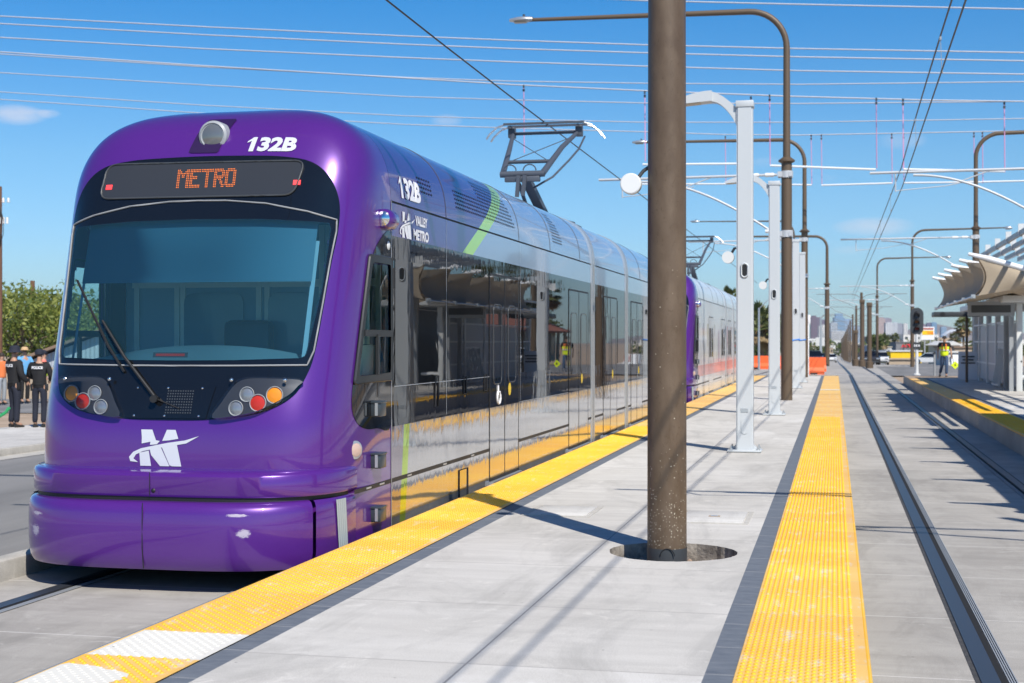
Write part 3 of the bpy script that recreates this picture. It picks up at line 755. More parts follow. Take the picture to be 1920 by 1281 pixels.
        b.build('lens_bolt',M['chrome'],ho,smooth=60)
    # camera grille between the headlights
    b=MB(); b.grid([[fpt(x+(z-.95)*.20*(x/.33),z,.012) for x in [-.33+.66*i/10 for i in range(11)]] for z in (.955,1.02,1.10,1.15,1.205)]); go=b.build('front_grille',M['gloss'],T,smooth=180)
    b=MB()
    for i in range(11):
        for j in range(9): b.grid([[fpt(-.02+i*.021+dx,.99+j*.021+dz,.0145) for dx in (.003,.014)] for dz in (.003,.013)])
    b.build('grille_slots',M['dkgrey'],go)
    b=MB()
    for x in (-.28,-.02,.27):
        for z in (.975,1.19): b.disc(fpt(x,z,.014),fnrm(x,z),.010,10,dome=.006)
    b.build('grille_bolt',M['chrome'],go)
    # emblem and number on the nose
    b=MB(); emblem(b,-.305,.285,.585,.868,lambda x,z:fpt(x,z,.005)); b.build('front_emblem',M['decal'],T)
    if detail:
        b=MB(); text_num(b,.335,.775,3.135,3.262,lambda x,z:fpt(x,z-(x-.335)*.03,.006),.25); b.build('front_number',M['decal'],T)
    # bumpers
    b=MB(); up=[(.30,.565),(.20,.567),(.06,.562),(.02,.552),(0,.53),(0,.39),(.012,.372),(.30,.370)]
    bumper(b,up,.03); b.build('upper_bumper',M['purple'],T,smooth=40)
    b=MB(); b.grid([[(x*.985,y+.05,z) for x,y in bumper_curve(80,.0)] for z in (.34,.376)]); b.grid([[(sgn*(TW+.002),y,z) for y in (.85,TL-.85)] for z in (.335,.372) for sgn in (1,)]); b.build('bumper_gap',M['black'],T)
    lowp=[(.30,.342),(.08,.340),(.035,.325),(.008,.295),(0,.25),(-.012,.12),(0,-.05),(.02,-.13),(.05,-.172),(.3,-.175)]
    b=MB(); bumper(b,lowp,-.085,120,keep=lambda p: p[1]<.33); b.build('lower_bumper',M['scuff'],T,smooth=50)
    for s in (1,-1):
        b=MB(); lp=[(.06,.338),(.03,.325),(.008,.295),(0,.25),(-.010,.12),(0,-.05),(.02,-.13),(.05,-.172)]
        bumper(b,lp,-.083,120,keep=lambda p: p[0]*s>0 and p[1]>.345 and p[1]<.95); b.build('corner_skirt',M['purple'],T,smooth=50)
        b=MB()   # ribbed rubber strip on the corner
        base=bumper_curve(400,-.09); seg=[p for p in base if p[0]*s>0 and .56<p[1]<.80]; seg.sort(key=lambda p:p[1])
        rows=[]
        for k in range(11):
            z=.325-.5*k/10; row=[]
            for i in range(31):
                q=i/30; y=.57+.15*q+.05*(1-(z+.17)/.5)+.0; j=min(range(len(seg)),key=lambda m_:abs(seg[m_][1]-y)); rr=.010+.007*abs(math.sin(q*PI*5)); row.append((seg[j][0]+s*rr,y-.3*rr,z))
            rows.append(row)
        b.grid(rows); b.build('ribbed_strip',mat('ribbed_rubber',(.30,.34,.35),.6),T,smooth=70)
    b=MB(); b.tube([(0,-.088,.338),(0,-.094,.2),(0,-.094,0),(0,-.07,-.16)],.004,5); b.tube([(0,.026,.56),(0,.026,.38)],.003,5); b.disc((.03,.028,.42),(0,-1,0),.018,12,dome=.008); b.build('bumper_seam',M['black'],T)
    # side of the cab: black panel, window frame, lamps
    for s in (1,-1):
        sp_=lambda y,z,off=0: (s*(abs(nx(y,z))+off),y,z)
        b=MB(); ring_mesh(b,SIDEMASK,SW,(1.45,1.7),sp_,.004,120,5); b.build('side_mask',M['gloss'],T,smooth=180)
        fr=[(1.265,2.275),(1.795,2.275),(1.795,1.235),(.94,1.222)]
        b=MB(); ring_mesh(b,rounded(fr,.03),rounded([(1.305,2.22),(1.755,2.22),(1.755,1.295),(1.0,1.278)],.03),(1.45,1.75),sp_,.022,100,1)
        pts=[sp_(y,z,.012) for y,z in rounded(fr,.03)]; b.tube(pts,.014,6,closed=True)
        b.bar(sp_(1.115,1.63,.016),sp_(1.775,1.628,.016),.03,.055); b.bar(sp_(1.40,1.62,.016),sp_(1.40,1.28,.016),.03,.03); wf=b.build('cab_window',mat('window_frame_black',(.022,.024,.026),.35),T,smooth=40)
        b=MB(); fill_mesh(b,[(1.29,2.24),(1.775,2.24),(1.775,1.28),(.99,1.265)],(1.45,1.75),sp_,.008,80,4); b.build('pane',M['cabwin'],wf,smooth=180)
        b=MB(); b.lathe([(.0,.0)],3,(0,0,0)) if False else None
        c=Vector((s*(nx(1.79,2.60)),1.60,2.60)); b=MB(); b.lathe([(.02,-.0),(.068,.0),(.082,.02),(.090,.08),(.088,.20),(.05,.24)],24,(c.x+s*.02,1.52,2.60),'Y'); ml=b.build('mirror_lamp',M['purple'],T,smooth=50)
        b=MB(); b.disc((c.x+s*.02,1.518,2.60),(0,-1,0),.064,20,dome=.02); b.build('lamp_lens',M['chrome'],ml,smooth=180)
        b=MB(); b.disc(sp_(1.72,2.385,.006),(s,-.05,0),.062,24); b.disc(sp_(1.72,2.385,.010),(s,-.05,0),.04,20,1,dome=.012); b.build('round_button',[M['black'],M['offwhite']],T)
        b=MB(); b.disc(sp_(.945,.685,.006),(s,-.55,0),.075,24,0,dome=.012); b.disc(sp_(.942,.685,.016),(s,-.6,0),.055,24,1,dome=.012); b.build('side_lamp',[M['steel'],mat('side_lens',(.50,.36,.30),.2,0,.6)],T,smooth=60)
        for z in (1.0,.57,.125):
            x=nx(1.34,z); x0,x1=sorted((s*(x-.01),s*(x+.085)))
            b=MB(); b.bbox(x0,x1,1.28,1.44,z-.065,z+.055,.012,0); b.bbox(min(x0,x0+s*0)-.004,x1+.004,1.272,1.448,z+.045,z+.065,.006,0); b.box(s*(x+.05)-.012,s*(x+.05)+.012,1.268,1.279,z-.055,z+.05,1); b.build('door_step',[mat('step_grey',(.035,.045,.055),.3),M['steel']],T,smooth=40)
    # --- rear cab, mirrored shell
    rows=[[(x,TL-y,z) for x,y,z in r] for r in nose_grid(zlist()[::3],24)]; b=MB(); b.grid([list(reversed(r)) for r in rows]); b.build('rear_cab_shell',M['purple'],T,smooth=180)
    # --- roof cove
    y0,y1=YB+.006,TL-YB-.006; cs=csec(56)
    b=MB(); ysn=[y0+(y1-y0)*k/40 for k in range(41)]
    b.grid([[(x,y,z) for x,z in cs] for y in ysn]); b.build('roof_fairing',roofm,T,smooth=180)
    b=MB()
    for yy in (3.62,6.95,8.9,11.2,18,21,24): b.tube([(x*1.0005,yy,z+.001) for x,z in cs],.004,4)
    b.build('roof_seams',M['dkgrey'],T)
    if detail:
        for (ya,yb_,za,zb,cut) in ((2.75,3.22,2.96,3.16,0),(4.05,5.15,2.93,3.17,0),(5.15,6.8,2.93,3.36,1),(9.15,9.9,2.93,3.36,1)):
            b=MB(); nyy=int((yb_-ya)/.078); nz=int((zb-za)/.042)
            for i in range(nyy):
                for j in range(nz):
                    y=ya+i*.078; z=za+j*.042
                    if cut and (y-ya)<(zb-z)*.0 + (z-za)*1.0*0: continue
                    if cut and y>yb_-(z-za)*1.1: continue
                    h=.017; hz=.010
                    b.add([spt(y-h,z-hz,.004),spt(y+h,z-hz,.004),spt(y+h,z+hz,.004),spt(y-h,z+hz,.004)],[(0,1,2,3)])
            b.build('vent_grille',M['black'],T)
    # --- flanks
    secs=[(YB+.006,12.20),(12.50,15.95),(16.25,TL-YB-.006)]
    for s in (1,-1):
        X=s*TW
        def pan(b,ya,yb_,za,zb,off=0,mi=None):
            x=s*(TW+off); q=[(x,ya,za),(x,yb_,za),(x,yb_,zb),(x,ya,zb)]; b.add(q if s>0 else q[::-1],[(0,1,2,3)],mi)
        for a,c in secs: b=MB(); pan(b,a,c,2.48,2.765); b.build('upper_panel',roofm,T)
        b=MB(); pan(b,y0,y1,2.76,2.80,-.012); pan(b,y0,y1,.33,.37,-.012); b.build('panel_gap',M['black'],T)
        for a,c in secs: b=MB(); pan(b,a,c,.82,2.48); b.build('window_band',bandm,T)
        doors=[(5.42,6.90),(10.26,11.90),(13.4,14.9),(16.7,18.3),(20.9,22.4)]
        for a,c in secs:
            cuts=[a]+[k for d in doors if a<=d[0]<c for k in d]+[c]
            for i in range(0,len(cuts),2):
                b=MB(); pan(b,cuts[i],cuts[i+1],.365,.82,.0015); b.build('lower_panel',low,T); b=MB(); pan(b,cuts[i],cuts[i+1],-.17,.335,.0015); b.build('side_skirt',low,T)
        for d0,d1 in doors:
            mid=(d0+d1)/2
            for a,c in ((d0,mid),(mid,d1)):
                b=MB(); pan(b,a+.008,c-.008,.03,.82,.004,1); pan(b,a+.008,c-.008,.82,2.30,.004,0); do=b.build('door_leaf',[bandm,low],T)
                b=MB(); r_=rounded([(a+.17,1.08),(c-.17,1.08),(c-.17,1.98),(a+.17,1.98)],.1,5); n_=len(r_)
                b.add([(s*(TW+.008),p[0],p[1]) for p in r_],[tuple(range(n_))] if s>0 else [tuple(range(n_-1,-1,-1))]); b.build('door_window',M['sideglass'],do)
                b=MB(); b.tube([(s*(TW+.006),p[0],p[1]) for p in r_],.006,6,closed=True); b.build('window_rubber',M['dkgrey'],do)
            b=MB(); 
            for yy in (d0,mid,d1): pan(b,yy-.012,yy+.012,0,2.31,.006)
            pan(b,d0,d1,2.30,2.325,.006); pan(b,d0,d1,-.0,.03,.006); b.build('door_seal',M['black'],T)
            b=MB(); b.box(min(X,X+s*.05),max(X,X+s*.05),d0,d1,-.05,-.004); b.build('door_sill',M['steel'],T)
            if detail and d0<6 and s>0:
                b=MB(); w=TW+.0065; f=lambda y,z:(w,y,z)
                b.disc((w,5.82,1.085),(1,0,0),.022,10); b.tube([(w,5.82,1.06),(w,5.82,.985),(w,5.90,.985),(w,5.94,.90)],.012,5)
                b.tube([(w,5.86+.075*math.cos(q),.925+.075*math.sin(q)) for q in [PI*.62+PI*1.5*k/16 for k in range(17)]],.012,5); b.build('access_symbol',M['decalw'],T)
            if detail and s>0:
                b=MB(); b.disc((TW+.0065,mid+.25,1.0),(1,0,0),.075,20); b.build('door_button',mat('button_yellow',(.75,.52,.02),.4),T)
        wins=[(1.93,3.585),(3.635,5.36),(7.0,8.5),(8.56,10.15),(12.6,13.3),(15.0,15.85),(18.45,20.8),(22.5,24.1),(24.15,25.6)]
        if not purple_side: wins=[]
        for a,c in wins:
            b=MB(); r_=rounded([(a,1.18),(c,1.18),(c,2.28),(a,2.28)],.03,3); n_=len(r_); b.add([(s*(TW+.004),p[0],p[1]) for p in r_],[tuple(range(n_))] if s>0 else [tuple(range(n_-1,-1,-1))]); b.build('side_window',M['sideglass'],T)
        for q in [(yy-.006,yy+.006,.84,2.48,.005) for yy in (3.61,7.0,8.53,18.4,22.45)]+[(yy-.003,yy+.003,2.48,2.76,.003) for yy in (3.62,7.0)]+[(1.9,5.4,1.165,1.172,.0055),(6.95,10.2,.823,.829,.0055)]:
            b=MB(); pan(b,*q); b.build('panel_seam',M['grey'],T)
        b=MB(); pan(b,YB-.004,YB+.012,-.17,2.78,.004); b.build('cab_seam',M['grey'],T)
        if s>0 and detail:
            b=MB(); a_=[(3.20,.93,.12,.30),(4.28,1.02,.10,.18),(5.18,1.02,.10,.18)]
            for yy,z,w,h in a_: b.tube([(TW+.005,yy,z),(TW+.005,yy+w,z),(TW+.005,yy+w,z+h),(TW+.005,yy,z+h)],.008,4,closed=True)
            b.tube([(TW+.006,4.1,-.07),(TW+.006,4.45,-.07),(TW+.006,4.45,.24),(TW+.006,4.1,.24)],.006,4,closed=True); b.tube([(TW+.006,1.86,2.02),(TW+.006,1.86,2.2)],.022,8); b.build('access_flap',M['black'],T)
            b=MB()
            for yy in (1.15,1.5,2.3,3.5,4.6): b.box(TW-.004,TW+.006,yy,yy+.12,.346,.36)
            b.build('skirt_hinge',M['steel'],T)
            b=MB(); text_num(b,2.08,2.74,2.835,3.03,lambda y,z:spt(y,z,.006),0); b.build('side_number',M['decalw'],T)
            b=MB(); emblem(b,2.06,2.53,2.485,2.715,lambda y,z:(TW+.005,y,z)); text_on(b,'VALLEY',2.54,2.93,2.625,2.715,lambda y,z:(TW+.005,y,z),.045); text_on(b,'METRO',2.48,2.98,2.49,2.59,lambda y,z:(TW+.005,y,z),.045); b.build('side_logo',M['decalw'],T)
    # articulation rings and bellows
    for yy in (12.20,15.95):
        full=[(TW+.012,-.15)]+[(TW+.012,z) for z in (.5,1.2,2,2.55)]+[(x*1.012,z+.014) for x,z in csec(40)]+[(-TW-.012,z) for z in (2.55,2,1.2,.5,-.15)]
        b=MB()
        for q in (0,.19): b.grid([[(x,yy+q,z) for x,z in full],[(x,yy+q+.11,z) for x,z in full]],0); b.grid([[(x*.97,yy+q,z-.02) for x,z in full],[(x,yy+q,z) for x,z in full]],0); b.grid([[(x,yy+q+.11,z) for x,z in full],[(x*.97,yy+q+.11,z-.02) for x,z in full]],0)
        b.build('articulation_ring',M['steel'],T,smooth=40)
        b=MB(); inn=[(x*.965,z-.02) for x,z in full]; b.grid([[(x,yy,z) for x,z in inn],[(x,yy+.3,z) for x,z in inn]]); b.build('bellows',M['bellows'],T,smooth=40)
    # underframe and wheels
    b=MB(); b.box(-1.18,1.18,.55,TL-.55,-.24,-.12); b.build('underframe',M['black'],T)
    for yy in (2.6,4.4,13.2,15.0,23.2,25.0):
        b=MB()
        for s in (1,-1): b.lathe([(.2,-.05),(.33,-.05),(.33,.05),(.2,.05)],24,(s*.7175,yy,-.02),'X')
        b.lathe([(.07,-.7),(.07,.7)],12,(0,yy,-.02),'X'); b.build('wheelset',M['rail'],T,smooth=40)
    # inner dark liner so that nothing shows through the gaps
    b=MB(); b.box(-1.2,1.2,2.2,TL-2.2,-.1,2.75); b.build('body_core',M['black'],T)
    # pantograph
    b=MB(); by=15.2
    b.box(-.6,.6,by-.9,by+.5,3.60,3.66); b.bar((-.45,by-.7,3.66),(-.45,by+.4,3.70),.08); b.bar((.45,by-.7,3.66),(.45,by+.4,3.70),.08); po=b.build('pantograph',M['dkgrey'],T)
    pc=mat('pantograph_paint',(.065,.075,.095),.45)
    b=MB(); kx,ky,kz=0,13.35,4.34
    b.bar((.10,by-.2,3.68),(.03,ky+.04,kz),.16,.10); b.bar((-.16,by-.3,3.68),(-.06,ky+.02,kz-.14),.05); b.build('lower_arm',pc,po)
    b=MB(); b.tube([(-.38,ky,kz+.03),(.38,ky,kz+.03)],.055,10); b.bbox(-.30,.30,ky-.05,ky+.05,kz-.10,kz-.01,.01); b.bar((-.05,ky-.07,kz),(-.08,ky-.07,kz-.36),.06); b.bar((.06,ky-.07,kz),(.02,ky-.07,kz-.34),.06)
    for q in (-.22,.12): b.tube([(q+.11*math.cos(a),ky,kz+.09+.10*math.sin(a)) for a in [PI*k/10 for k in range(11)]],.012,5)
    b.build('knuckle',pc,po,smooth=40)
    hz=5.50; hy=15.3
    b=MB()
    b.tube([(-.34,ky,kz+.03),(-.47,ky+1.1,kz+.62),(-.60,hy,hz-.16)],[.055,.045,.035],8); b.tube([(.34,ky,kz+.03),(.47,ky+1.1,kz+.62),(.60,hy,hz-.16)],[.055,.045,.035],8)
    b.tube([(-.40,ky+.5,kz+.30),(.40,ky+.5,kz+.30)],.032,8); b.tube([(-.6,hy,hz-.16),(.6,hy,hz-.16)],.03,8)
    b.tube([(-.52,hy-.3,hz-.30),(.38,ky+.45,kz+.28)],.008,4); b.tube([(.52,hy-.3,hz-.30),(-.38,ky+.45,kz+.28)],.008,4)
    b.tube([(.16,ky+.1,kz-.2),(.42,ky+.5,kz+.03),(.62,ky+1.0,kz+.38),(.72,hy-.6,hz-.55),(.72,hy,hz-.25)],.018,6); b.build('upper_arm',pc,po,smooth=50)
    b=MB()
    for q in (-.17,.17):
        horn=lambda s:[(s*.72,hy+q,hz-.015),(s*.86,hy+q,hz-.06),(s*1.0,hy+q,hz-.18),(s*1.06,hy+q,hz-.27)]
        b.tube(list(reversed(horn(-1))),.018,6,1); b.tube(horn(1),.018,6,1)
        b.box(-.74,.74,hy+q-.025,hy+q+.025,hz-.025,hz+.012,0)
    for q in (-.62,.62): b.bar((q,hy-.17,hz-.06),(q,hy+.17,hz-.06),.04,.05,0); b.bbox(q-.06,q+.06,hy-.08,hy+.08,hz-.24,hz-.05,.01,0)
    b.build('collector_head',[pc,M['steel']],po,smooth=50)
    return T
def nx(y,z):
    """half width of the cab side at depth y (inverse of the plan curve)"""
    d=YB-yc(z); q=min(1,max(0,(YB-y)/d)); return wz(z)*max(0,1-q**MY)**(1/NX)
TRAM_LOC=(TC1,9.97,0)
make_tram('tram','purple and silver tram numbered 132B nearest the camera, orange letters lit above its windscreen',TRAM_LOC)
make_tram('tram','second tram with white printed sides behind the thick brown pole',(TC1,9.97+28.35,0),purple_side=False,detail=False)
# ---------------------------------------------------------------- poles, wires, lamp posts
_TH=math.atan(605/2667); _C,_S=math.cos(_TH),math.sin(_TH)
def P(u,v,d):
    """world point seen at photo pixel (u,v), d metres deep"""
    a=(u-960)/2667*d; return (a*_C-d*_S, a*_S+d*_C, 1.56+(641-v)/2667*d)
def PY(u,v,Y):
    a=(u-960)/2667; d=Y/(a*_S+_C); return P(u,v,d)
M['lampwhite']=mat('lamp_post_white',(.50,.53,.55),.42)
M['ledlens']=mat('lamp_lens',(.42,.36,.28),.4)
M['galv']=mat('galvanised_tube',(.50,.52,.54),.45,.15)
M['galvdk']=mat('dull_bracket',(.20,.21,.22),.6,.1)
M['porcelain']=mat('insulator',(.75,.76,.76),.25)
def catenary_pole(X,Y,d,label,z0=0,lamp=True,canti=True,arm=5.05,r=.150,near=False,foot=True):
    T=thing('catenary_pole',label,'pole',(X,Y,z0),group='brown overhead line poles')
    bm_=M['brown'] if near else M['brownfar']; H0=-z0
    b=MB(); b.lathe([(r,-.2 if near else 0),(r*.97,3),(r*.92,6.36+H0)],36 if near else 20); b.build('lower_pole',bm_,T,smooth=50)
    if near:
        b=MB(); b.lathe([(r+.003,-.16),(r+.003,.035)],36,cap=False); b.build('foot_band',M['dkgrey'],T,smooth=50)
        b=MB(); b.tube([(.02+.052*math.cos(a),-r-.004+.0*a,-.012+.052*math.sin(a)) for a in [PI*k/14 for k in range(15)]],.004,5); b.build('hand_hole',M['black'],T)
    b=MB(); b.lathe([(r*.92,6.30+H0),(r*1.45,6.34+H0),(r*1.45,6.38+H0),(r*.75,6.46+H0)],20); b.build('collar',bm_,T,smooth=40)
    zt=10.38+H0
    if lamp:
        pts=[(0,0,6.4+H0),(0,0,zt-1.0)]+[(d*(1-math.cos(a)),0,zt-1+math.sin(a)) for a in [PI/2*k/10 for k in range(1,11)]]+[(d*7.0,0,zt+.08)]
        b=MB(); b.tube(pts,[r*.66,r*.58]+[r*.55]*10+[r*.34],12); b.build('lamp_arm',bm_,T,smooth=50)
        b=MB(); x0,x1=d*6.9,d*7.55; 
        rows=[]
        for k in range(9):
            q=k/8; x=x0+(x1-x0)*q; w=.05+.13*math.sin(PI*min(1,.15+q*.80)); h=.05+.05*math.sin(PI*min(1,.2+q*.75)); rows.append([(x,w*math.cos(a),zt+.08+h*math.sin(a)*(1 if math.sin(a)>0 else .5)) for a in [2*PI*i/14 for i in range(14)]])
        b.grid(rows,closed=True); b.poly(rows[-1]); L=b.build('luminaire',M['steel'],T,smooth=60)
        b=MB(); b.box(min(d*7.08,d*7.42),max(d*7.08,d*7.42),-.1,.1,zt+.015,zt+.03); b.build('lens',M['ledlens'],L); b=MB(); b.cyl(d*7.15,0,zt+.16,zt+.24,.035,10); b.build('photocell',M['dkgrey'],L)
    else:
        b=MB(); b.lathe([(r*.66,6.4+H0),(r*.6,7.4+H0)],16); b.build('upper_pole',bm_,T,smooth=50)
    if canti:
        za=6.0+H0; zb=4.42+H0
        b=MB(); b.tube([(d*.25,0,za),(d*arm,0,za-.02)],.036,10); c=b.build('cantilever_tube',M['galv'],T,smooth=50)
        for q in (.45,.85): b=MB(); b.lathe([(.05,-.12),(.06,-.06),(.05,0),(.06,.06),(.05,.12)],12,(d*q,0,za),'X'); b.build('insulator',M['porcelain'],c,smooth=50)
        b=MB(); pts=[]
        for k in range(17):
            q=k/16; x=.30+(3.9-.30)*q; pts.append((d*x,0,zb+(za-.10-zb)*math.sin(q*PI/2)**.95))
        b.tube(pts,.032,10); c2=b.build('curved_strut',M['galv'],T,smooth=50)
        b=MB(); b.lathe([(.045,-.14),(.056,0),(.045,.14)],12,(d*.42,0,zb+.08),'X'); b.build('insulator',M['porcelain'],c2,smooth=50)
        for z in (za,zb):
            b=MB(); b.lathe([(r*1.12,z-.09),(r*1.12,z+.09)],20); 
            for s in (-1,1): b.cbox((d*.17,s*r*.95,z),(.12,.07,.14)); b.cbox((-d*.1,s*r*.9,z),(.10,.07,.12))
            b.build('clamp',M['galv'],T,smooth=40)
        b=MB(); b.tube([(d*2.0,0,za-.03),(d*2.25,0,za-.12),(d*2.75,0,za-.30)],.018,6); b.tube([(d*(arm-.65),0,za-.03),(d*(arm-.65),0,za-.52)],.02,6); b.tube([(d*(arm-.65),0,za-.50),(d*(arm-1.9),0,za-.40),(d*(arm-2.6),0,za-.27)],.013,6); b.build('steady_arm',M['galv'],T,smooth=50)
    return T
catenary_pole(-1.215,10.56,-1,'thick brown steel pole in a round pit, nearest to the camera',z0=0,near=True,r=.146)
catenary_pole(-1.245,38.5,-1,'brown lamp pole between the second and third white lamp posts, long arm left')
catenary_pole(-1.28,63.3,-1,'brown lamp pole right behind the third and fourth white lamp posts')
catenary_pole(5.9,10.4,1*-1,'brown pole on the right platform beside the near canopy',lamp=False,arm=5.0)
catenary_pole(5.9,38.5,-1,'brown pole behind the far canopy beam ends, its white bracket reaching left',lamp=False,arm=5.0)
def right_lamp(X,Y,label,z0=0,canti=True):
    T=catenary_pole(X,Y,-1,label,z0=z0,lamp=False,canti=canti,arm=5.6)
    zt=10.38-z0; d=1
    pts=[(0,0,7.2-z0),(0,0,zt-1.0)]+[(d*(1-math.cos(a)),0,zt-1+math.sin(a)) for a in [PI/2*k/10 for k in range(1,11)]]+[(d*7.0,0,zt+.08)]
    b=MB(); b.tube(pts,[.09]*12+[.05],10); b.build('lamp_arm',M['brownfar'],T,smooth=50)
    b=MB(); b.lathe([(.03,0),(.13,.1),(.14,.4),(.04,.6)],10,(6.95,0,zt+.06),'X'); b.build('luminaire',M['steel'],T,smooth=50); return T
right_lamp(5.85,63.3,'tall brown lamp pole rising behind the shelter, arm reaching right')
right_lamp(6.0,117,'brown lamp pole behind the black traffic signal, arm reaching right',-.5)
right_lamp(4.4,156,'brown lamp pole left of the black traffic signal, arm reaching right',-.9)
catenary_pole(-.62,122,-1,'brown lamp pole just left of the track end beyond the crossing',z0=-.5,arm=3.5,r=.2)
catenary_pole(-2.9,106,-1,'thin brown lamp pole seen between the white posts and the brown pole',z0=-.42,canti=False,r=.11)
for x,y,h,l in ((2.45,106,4.5,'stout brown post with a box on top beside the tracks'),(2.05,112,4.9,'stout brown post behind another one beside the tracks'),(1.65,118,2.6,'short stout brown post left of two taller ones beside the tracks')):
    T=thing('traction_post',l,'post',(x,y,-.42)); b=MB(); b.lathe([(.27,0),(.27,.5),(.17,.55),(.17,h)],16); b.build('post',M['brownfar'],T,smooth=40); b=MB(); b.bbox(-.2,.2,-.2,.2,h+.005,h+.3,.03); b.build('top_box',M['brownfar'],T,smooth=40)
def gz(Y):
    K=[(-300,-.40),(112,-.40),(200,-1.5),(400,-3.7),(700,-5.2),(2000,-7.5),(9000,-9)]
    for (a,b),(c,d) in zip(K,K[1:]):
        if a<=Y<=c: return b+(d-b)*(Y-a)/(c-a)
    return -9
# T-shaped centre poles beyond the crossing
proto=None
for k in range(14):
    Y=140+34*k; X=2.5
    if proto is None:
        proto=thing('centre_pole','brown centre pole with double bracket in the row far down the tracks','pole',(X,Y,gz(Y)),group='centre poles down the tracks')
        b=MB(); b.lathe([(.15,0),(.12,7.0)],12); b.build('pole',M['brownfar'],proto,smooth=50)
        b=MB()
        for s in (-1,1): b.tube([(s*.1,0,6.5),(s*.5,0,6.75),(s*1.0,0,6.85),(s*4.2,0,6.85)],.035,6); b.tube([(s*.1,0,5.3),(s*1.2,0,5.9),(s*2.4,0,6.4),(s*3.0,0,6.8)],.028,6)
        b.build('double_bracket',M['galvdk'],proto,smooth=50)
    else: copy_tree(proto,(X,Y,gz(Y)))
# white lamp posts of the platform
def lamp_post(X,Y,label,tape=False,proto=None):
    if proto is not None: return copy_tree(proto,(X,Y,0),label=label)
    T=thing('lamp_post',label,'lamp post',(X,Y,0),group='white platform lamp posts')
    Hh=4.95; b=MB(); w0,w1=.120,.112
    bm=bmesh.new(); bmesh.ops.create_cube(bm,size=1)
    for v in bm.verts:
        up=v.co.z>0; w=w1 if up else w0; v.co=Vector((math.copysign(w,v.co.x),math.copysign(w,v.co.y),Hh-.09 if up else .03))
    bmesh.ops.bevel(bm,geom=[e for e in bm.edges if abs(e.verts[0].co.z-e.verts[1].co.z)>1],offset=.018,segments=3,affect='EDGES'); bm.verts.index_update()
    b.add([v.co[:] for v in bm.verts],[[v.index for v in f.verts] for f in bm.faces]); bm.free(); b.build('post',M['lampwhite'],T,smooth=40)
    b=MB(); b.bbox(-.125,.125,-.125,.125,Hh-.09,Hh,.008); b.build('cap',M['lampwhite'],T,smooth=40)
    b=MB(); b.bbox(-.235,.235,-.2,.2,.012,.038,.006); b.prism([(-.2,.038),(-.12,.038),(-.12,.11)],'Y',-.012,.012); b.prism([(.12,.038),(.2,.038),(.12,.11)],'Y',-.012,.012); bp=b.build('base_plate',M['lampwhite'],T,smooth=40)
    for x in (-.19,.19):
        for y in (-.155,.155): b=MB(); b.lathe([(.026,.038),(.026,.052)],10,(x,y,0)); b.lathe([(.02,.052),(.02,.07)],6,(x,y,0)); b.lathe([(.011,.07),(.011,.10)],8,(x,y,0)); b.build('bolt',M['steel'],bp,smooth=40)
    b=MB(); b.box(-.22,.22,-.185,.185,.0,.0115); b.build('grout_pad',M['kerb'],T)
    def oval(z,hw,hh): return [(hw*math.cos(a),z+(hh-hw)*(1 if math.sin(a)>=0 else -1)+hw*math.sin(a)) for a in [2*PI*i/28 for i in range(28)]]
    b=MB(); o=oval(2.56,.046,.095); b.tube([(x,-.121,z) for x,z in o],.014,6,closed=True); ho=b.build('hand_hole',M['lampwhite'],T,smooth=60)
    b=MB(); b.prism(o,'Y',-.126,-.118); b.build('opening',M['black'],ho)
    b=MB(); b.prism(oval(.37,.048,.11),'Y',-.127,-.117); b.disc((0,-.128,.37),(0,-1,0),.012,8); b.build('hand_hole_cover',M['lampwhite'],T)
    b=MB(); b.box(-.052,.052,-.1245,-.1185,.565,.62); b.build('number_plate',M['steel'],T)
    # curved bracket and lamp head, reaching left
    out=[(-.113,4.60)]+[(-.113-.36*q,4.60+.36*math.sin(q*PI/2)**.8) for q in [k/8 for k in range(1,9)]]
    top=[(-.47,5.10),(-.40,5.08),(-.30,5.02),(-.2,4.94),(-.113,4.86)]
    b=MB(); b.prism(out+top,'Y',-.07,.07); b.build('lamp_bracket',M['lampwhite'],T,smooth=40)
    hd=[(-.46,4.96),(-1.02,4.92),(-1.04,4.95)]+[(-1.04+.58*q,4.95+.155*math.sin(q*PI/2)**.9) for q in [k/8 for k in range(1,9)]]
    b=MB(); b.prism(hd,'Y',-.13,.13); hh=b.build('lamp_head',M['lampwhite'],T,smooth=40)
    b=MB(); b.bar((-.62,0,4.948),(-.98,0,4.921),.2,.012); b.build('lens',M['ledlens'],hh)
    # round loudspeaker
    if tape is not None:
        b=MB(); b.lathe([(.085,-.05),(.085,.05),(.05,.09)],24,(-.235,-.02,2.75),'Y'); sp_=b.build('loudspeaker',M['offwhite'],T,smooth=40)
        b=MB(); b.tube([(-.2,.05,2.80),(-.15,.02,2.88),(-.10,0,2.88)],.018,6); b.build('speaker_bracket',M['dkgrey'],sp_,smooth=50)
    return T
lp=lamp_post(-1.235,20.33,'white square lamp post nearest the thick brown pole')
lamp_post(-1.246,30.6,'white square lamp post left of the brown lamp pole, second from the camera',proto=lp)
def band_tape(T):
    b=MB(); b.tube([(-.125,-.125,1.60),(.125,-.125,1.63),(.125,.125,1.63),(-.125,.125,1.60)],.028,5,closed=True); b.build('blue_tape',mat('blue_tape',(.05,.25,.75),.5),T)
T=lamp_post(-1.26,48.2,'white square lamp post with blue tape, just right of the brown lamp pole',proto=lp); band_tape(T)
T=lamp_post(-1.20,55.1,'white square lamp post with blue tape, farthest of the white posts',proto=lp); band_tape(T)
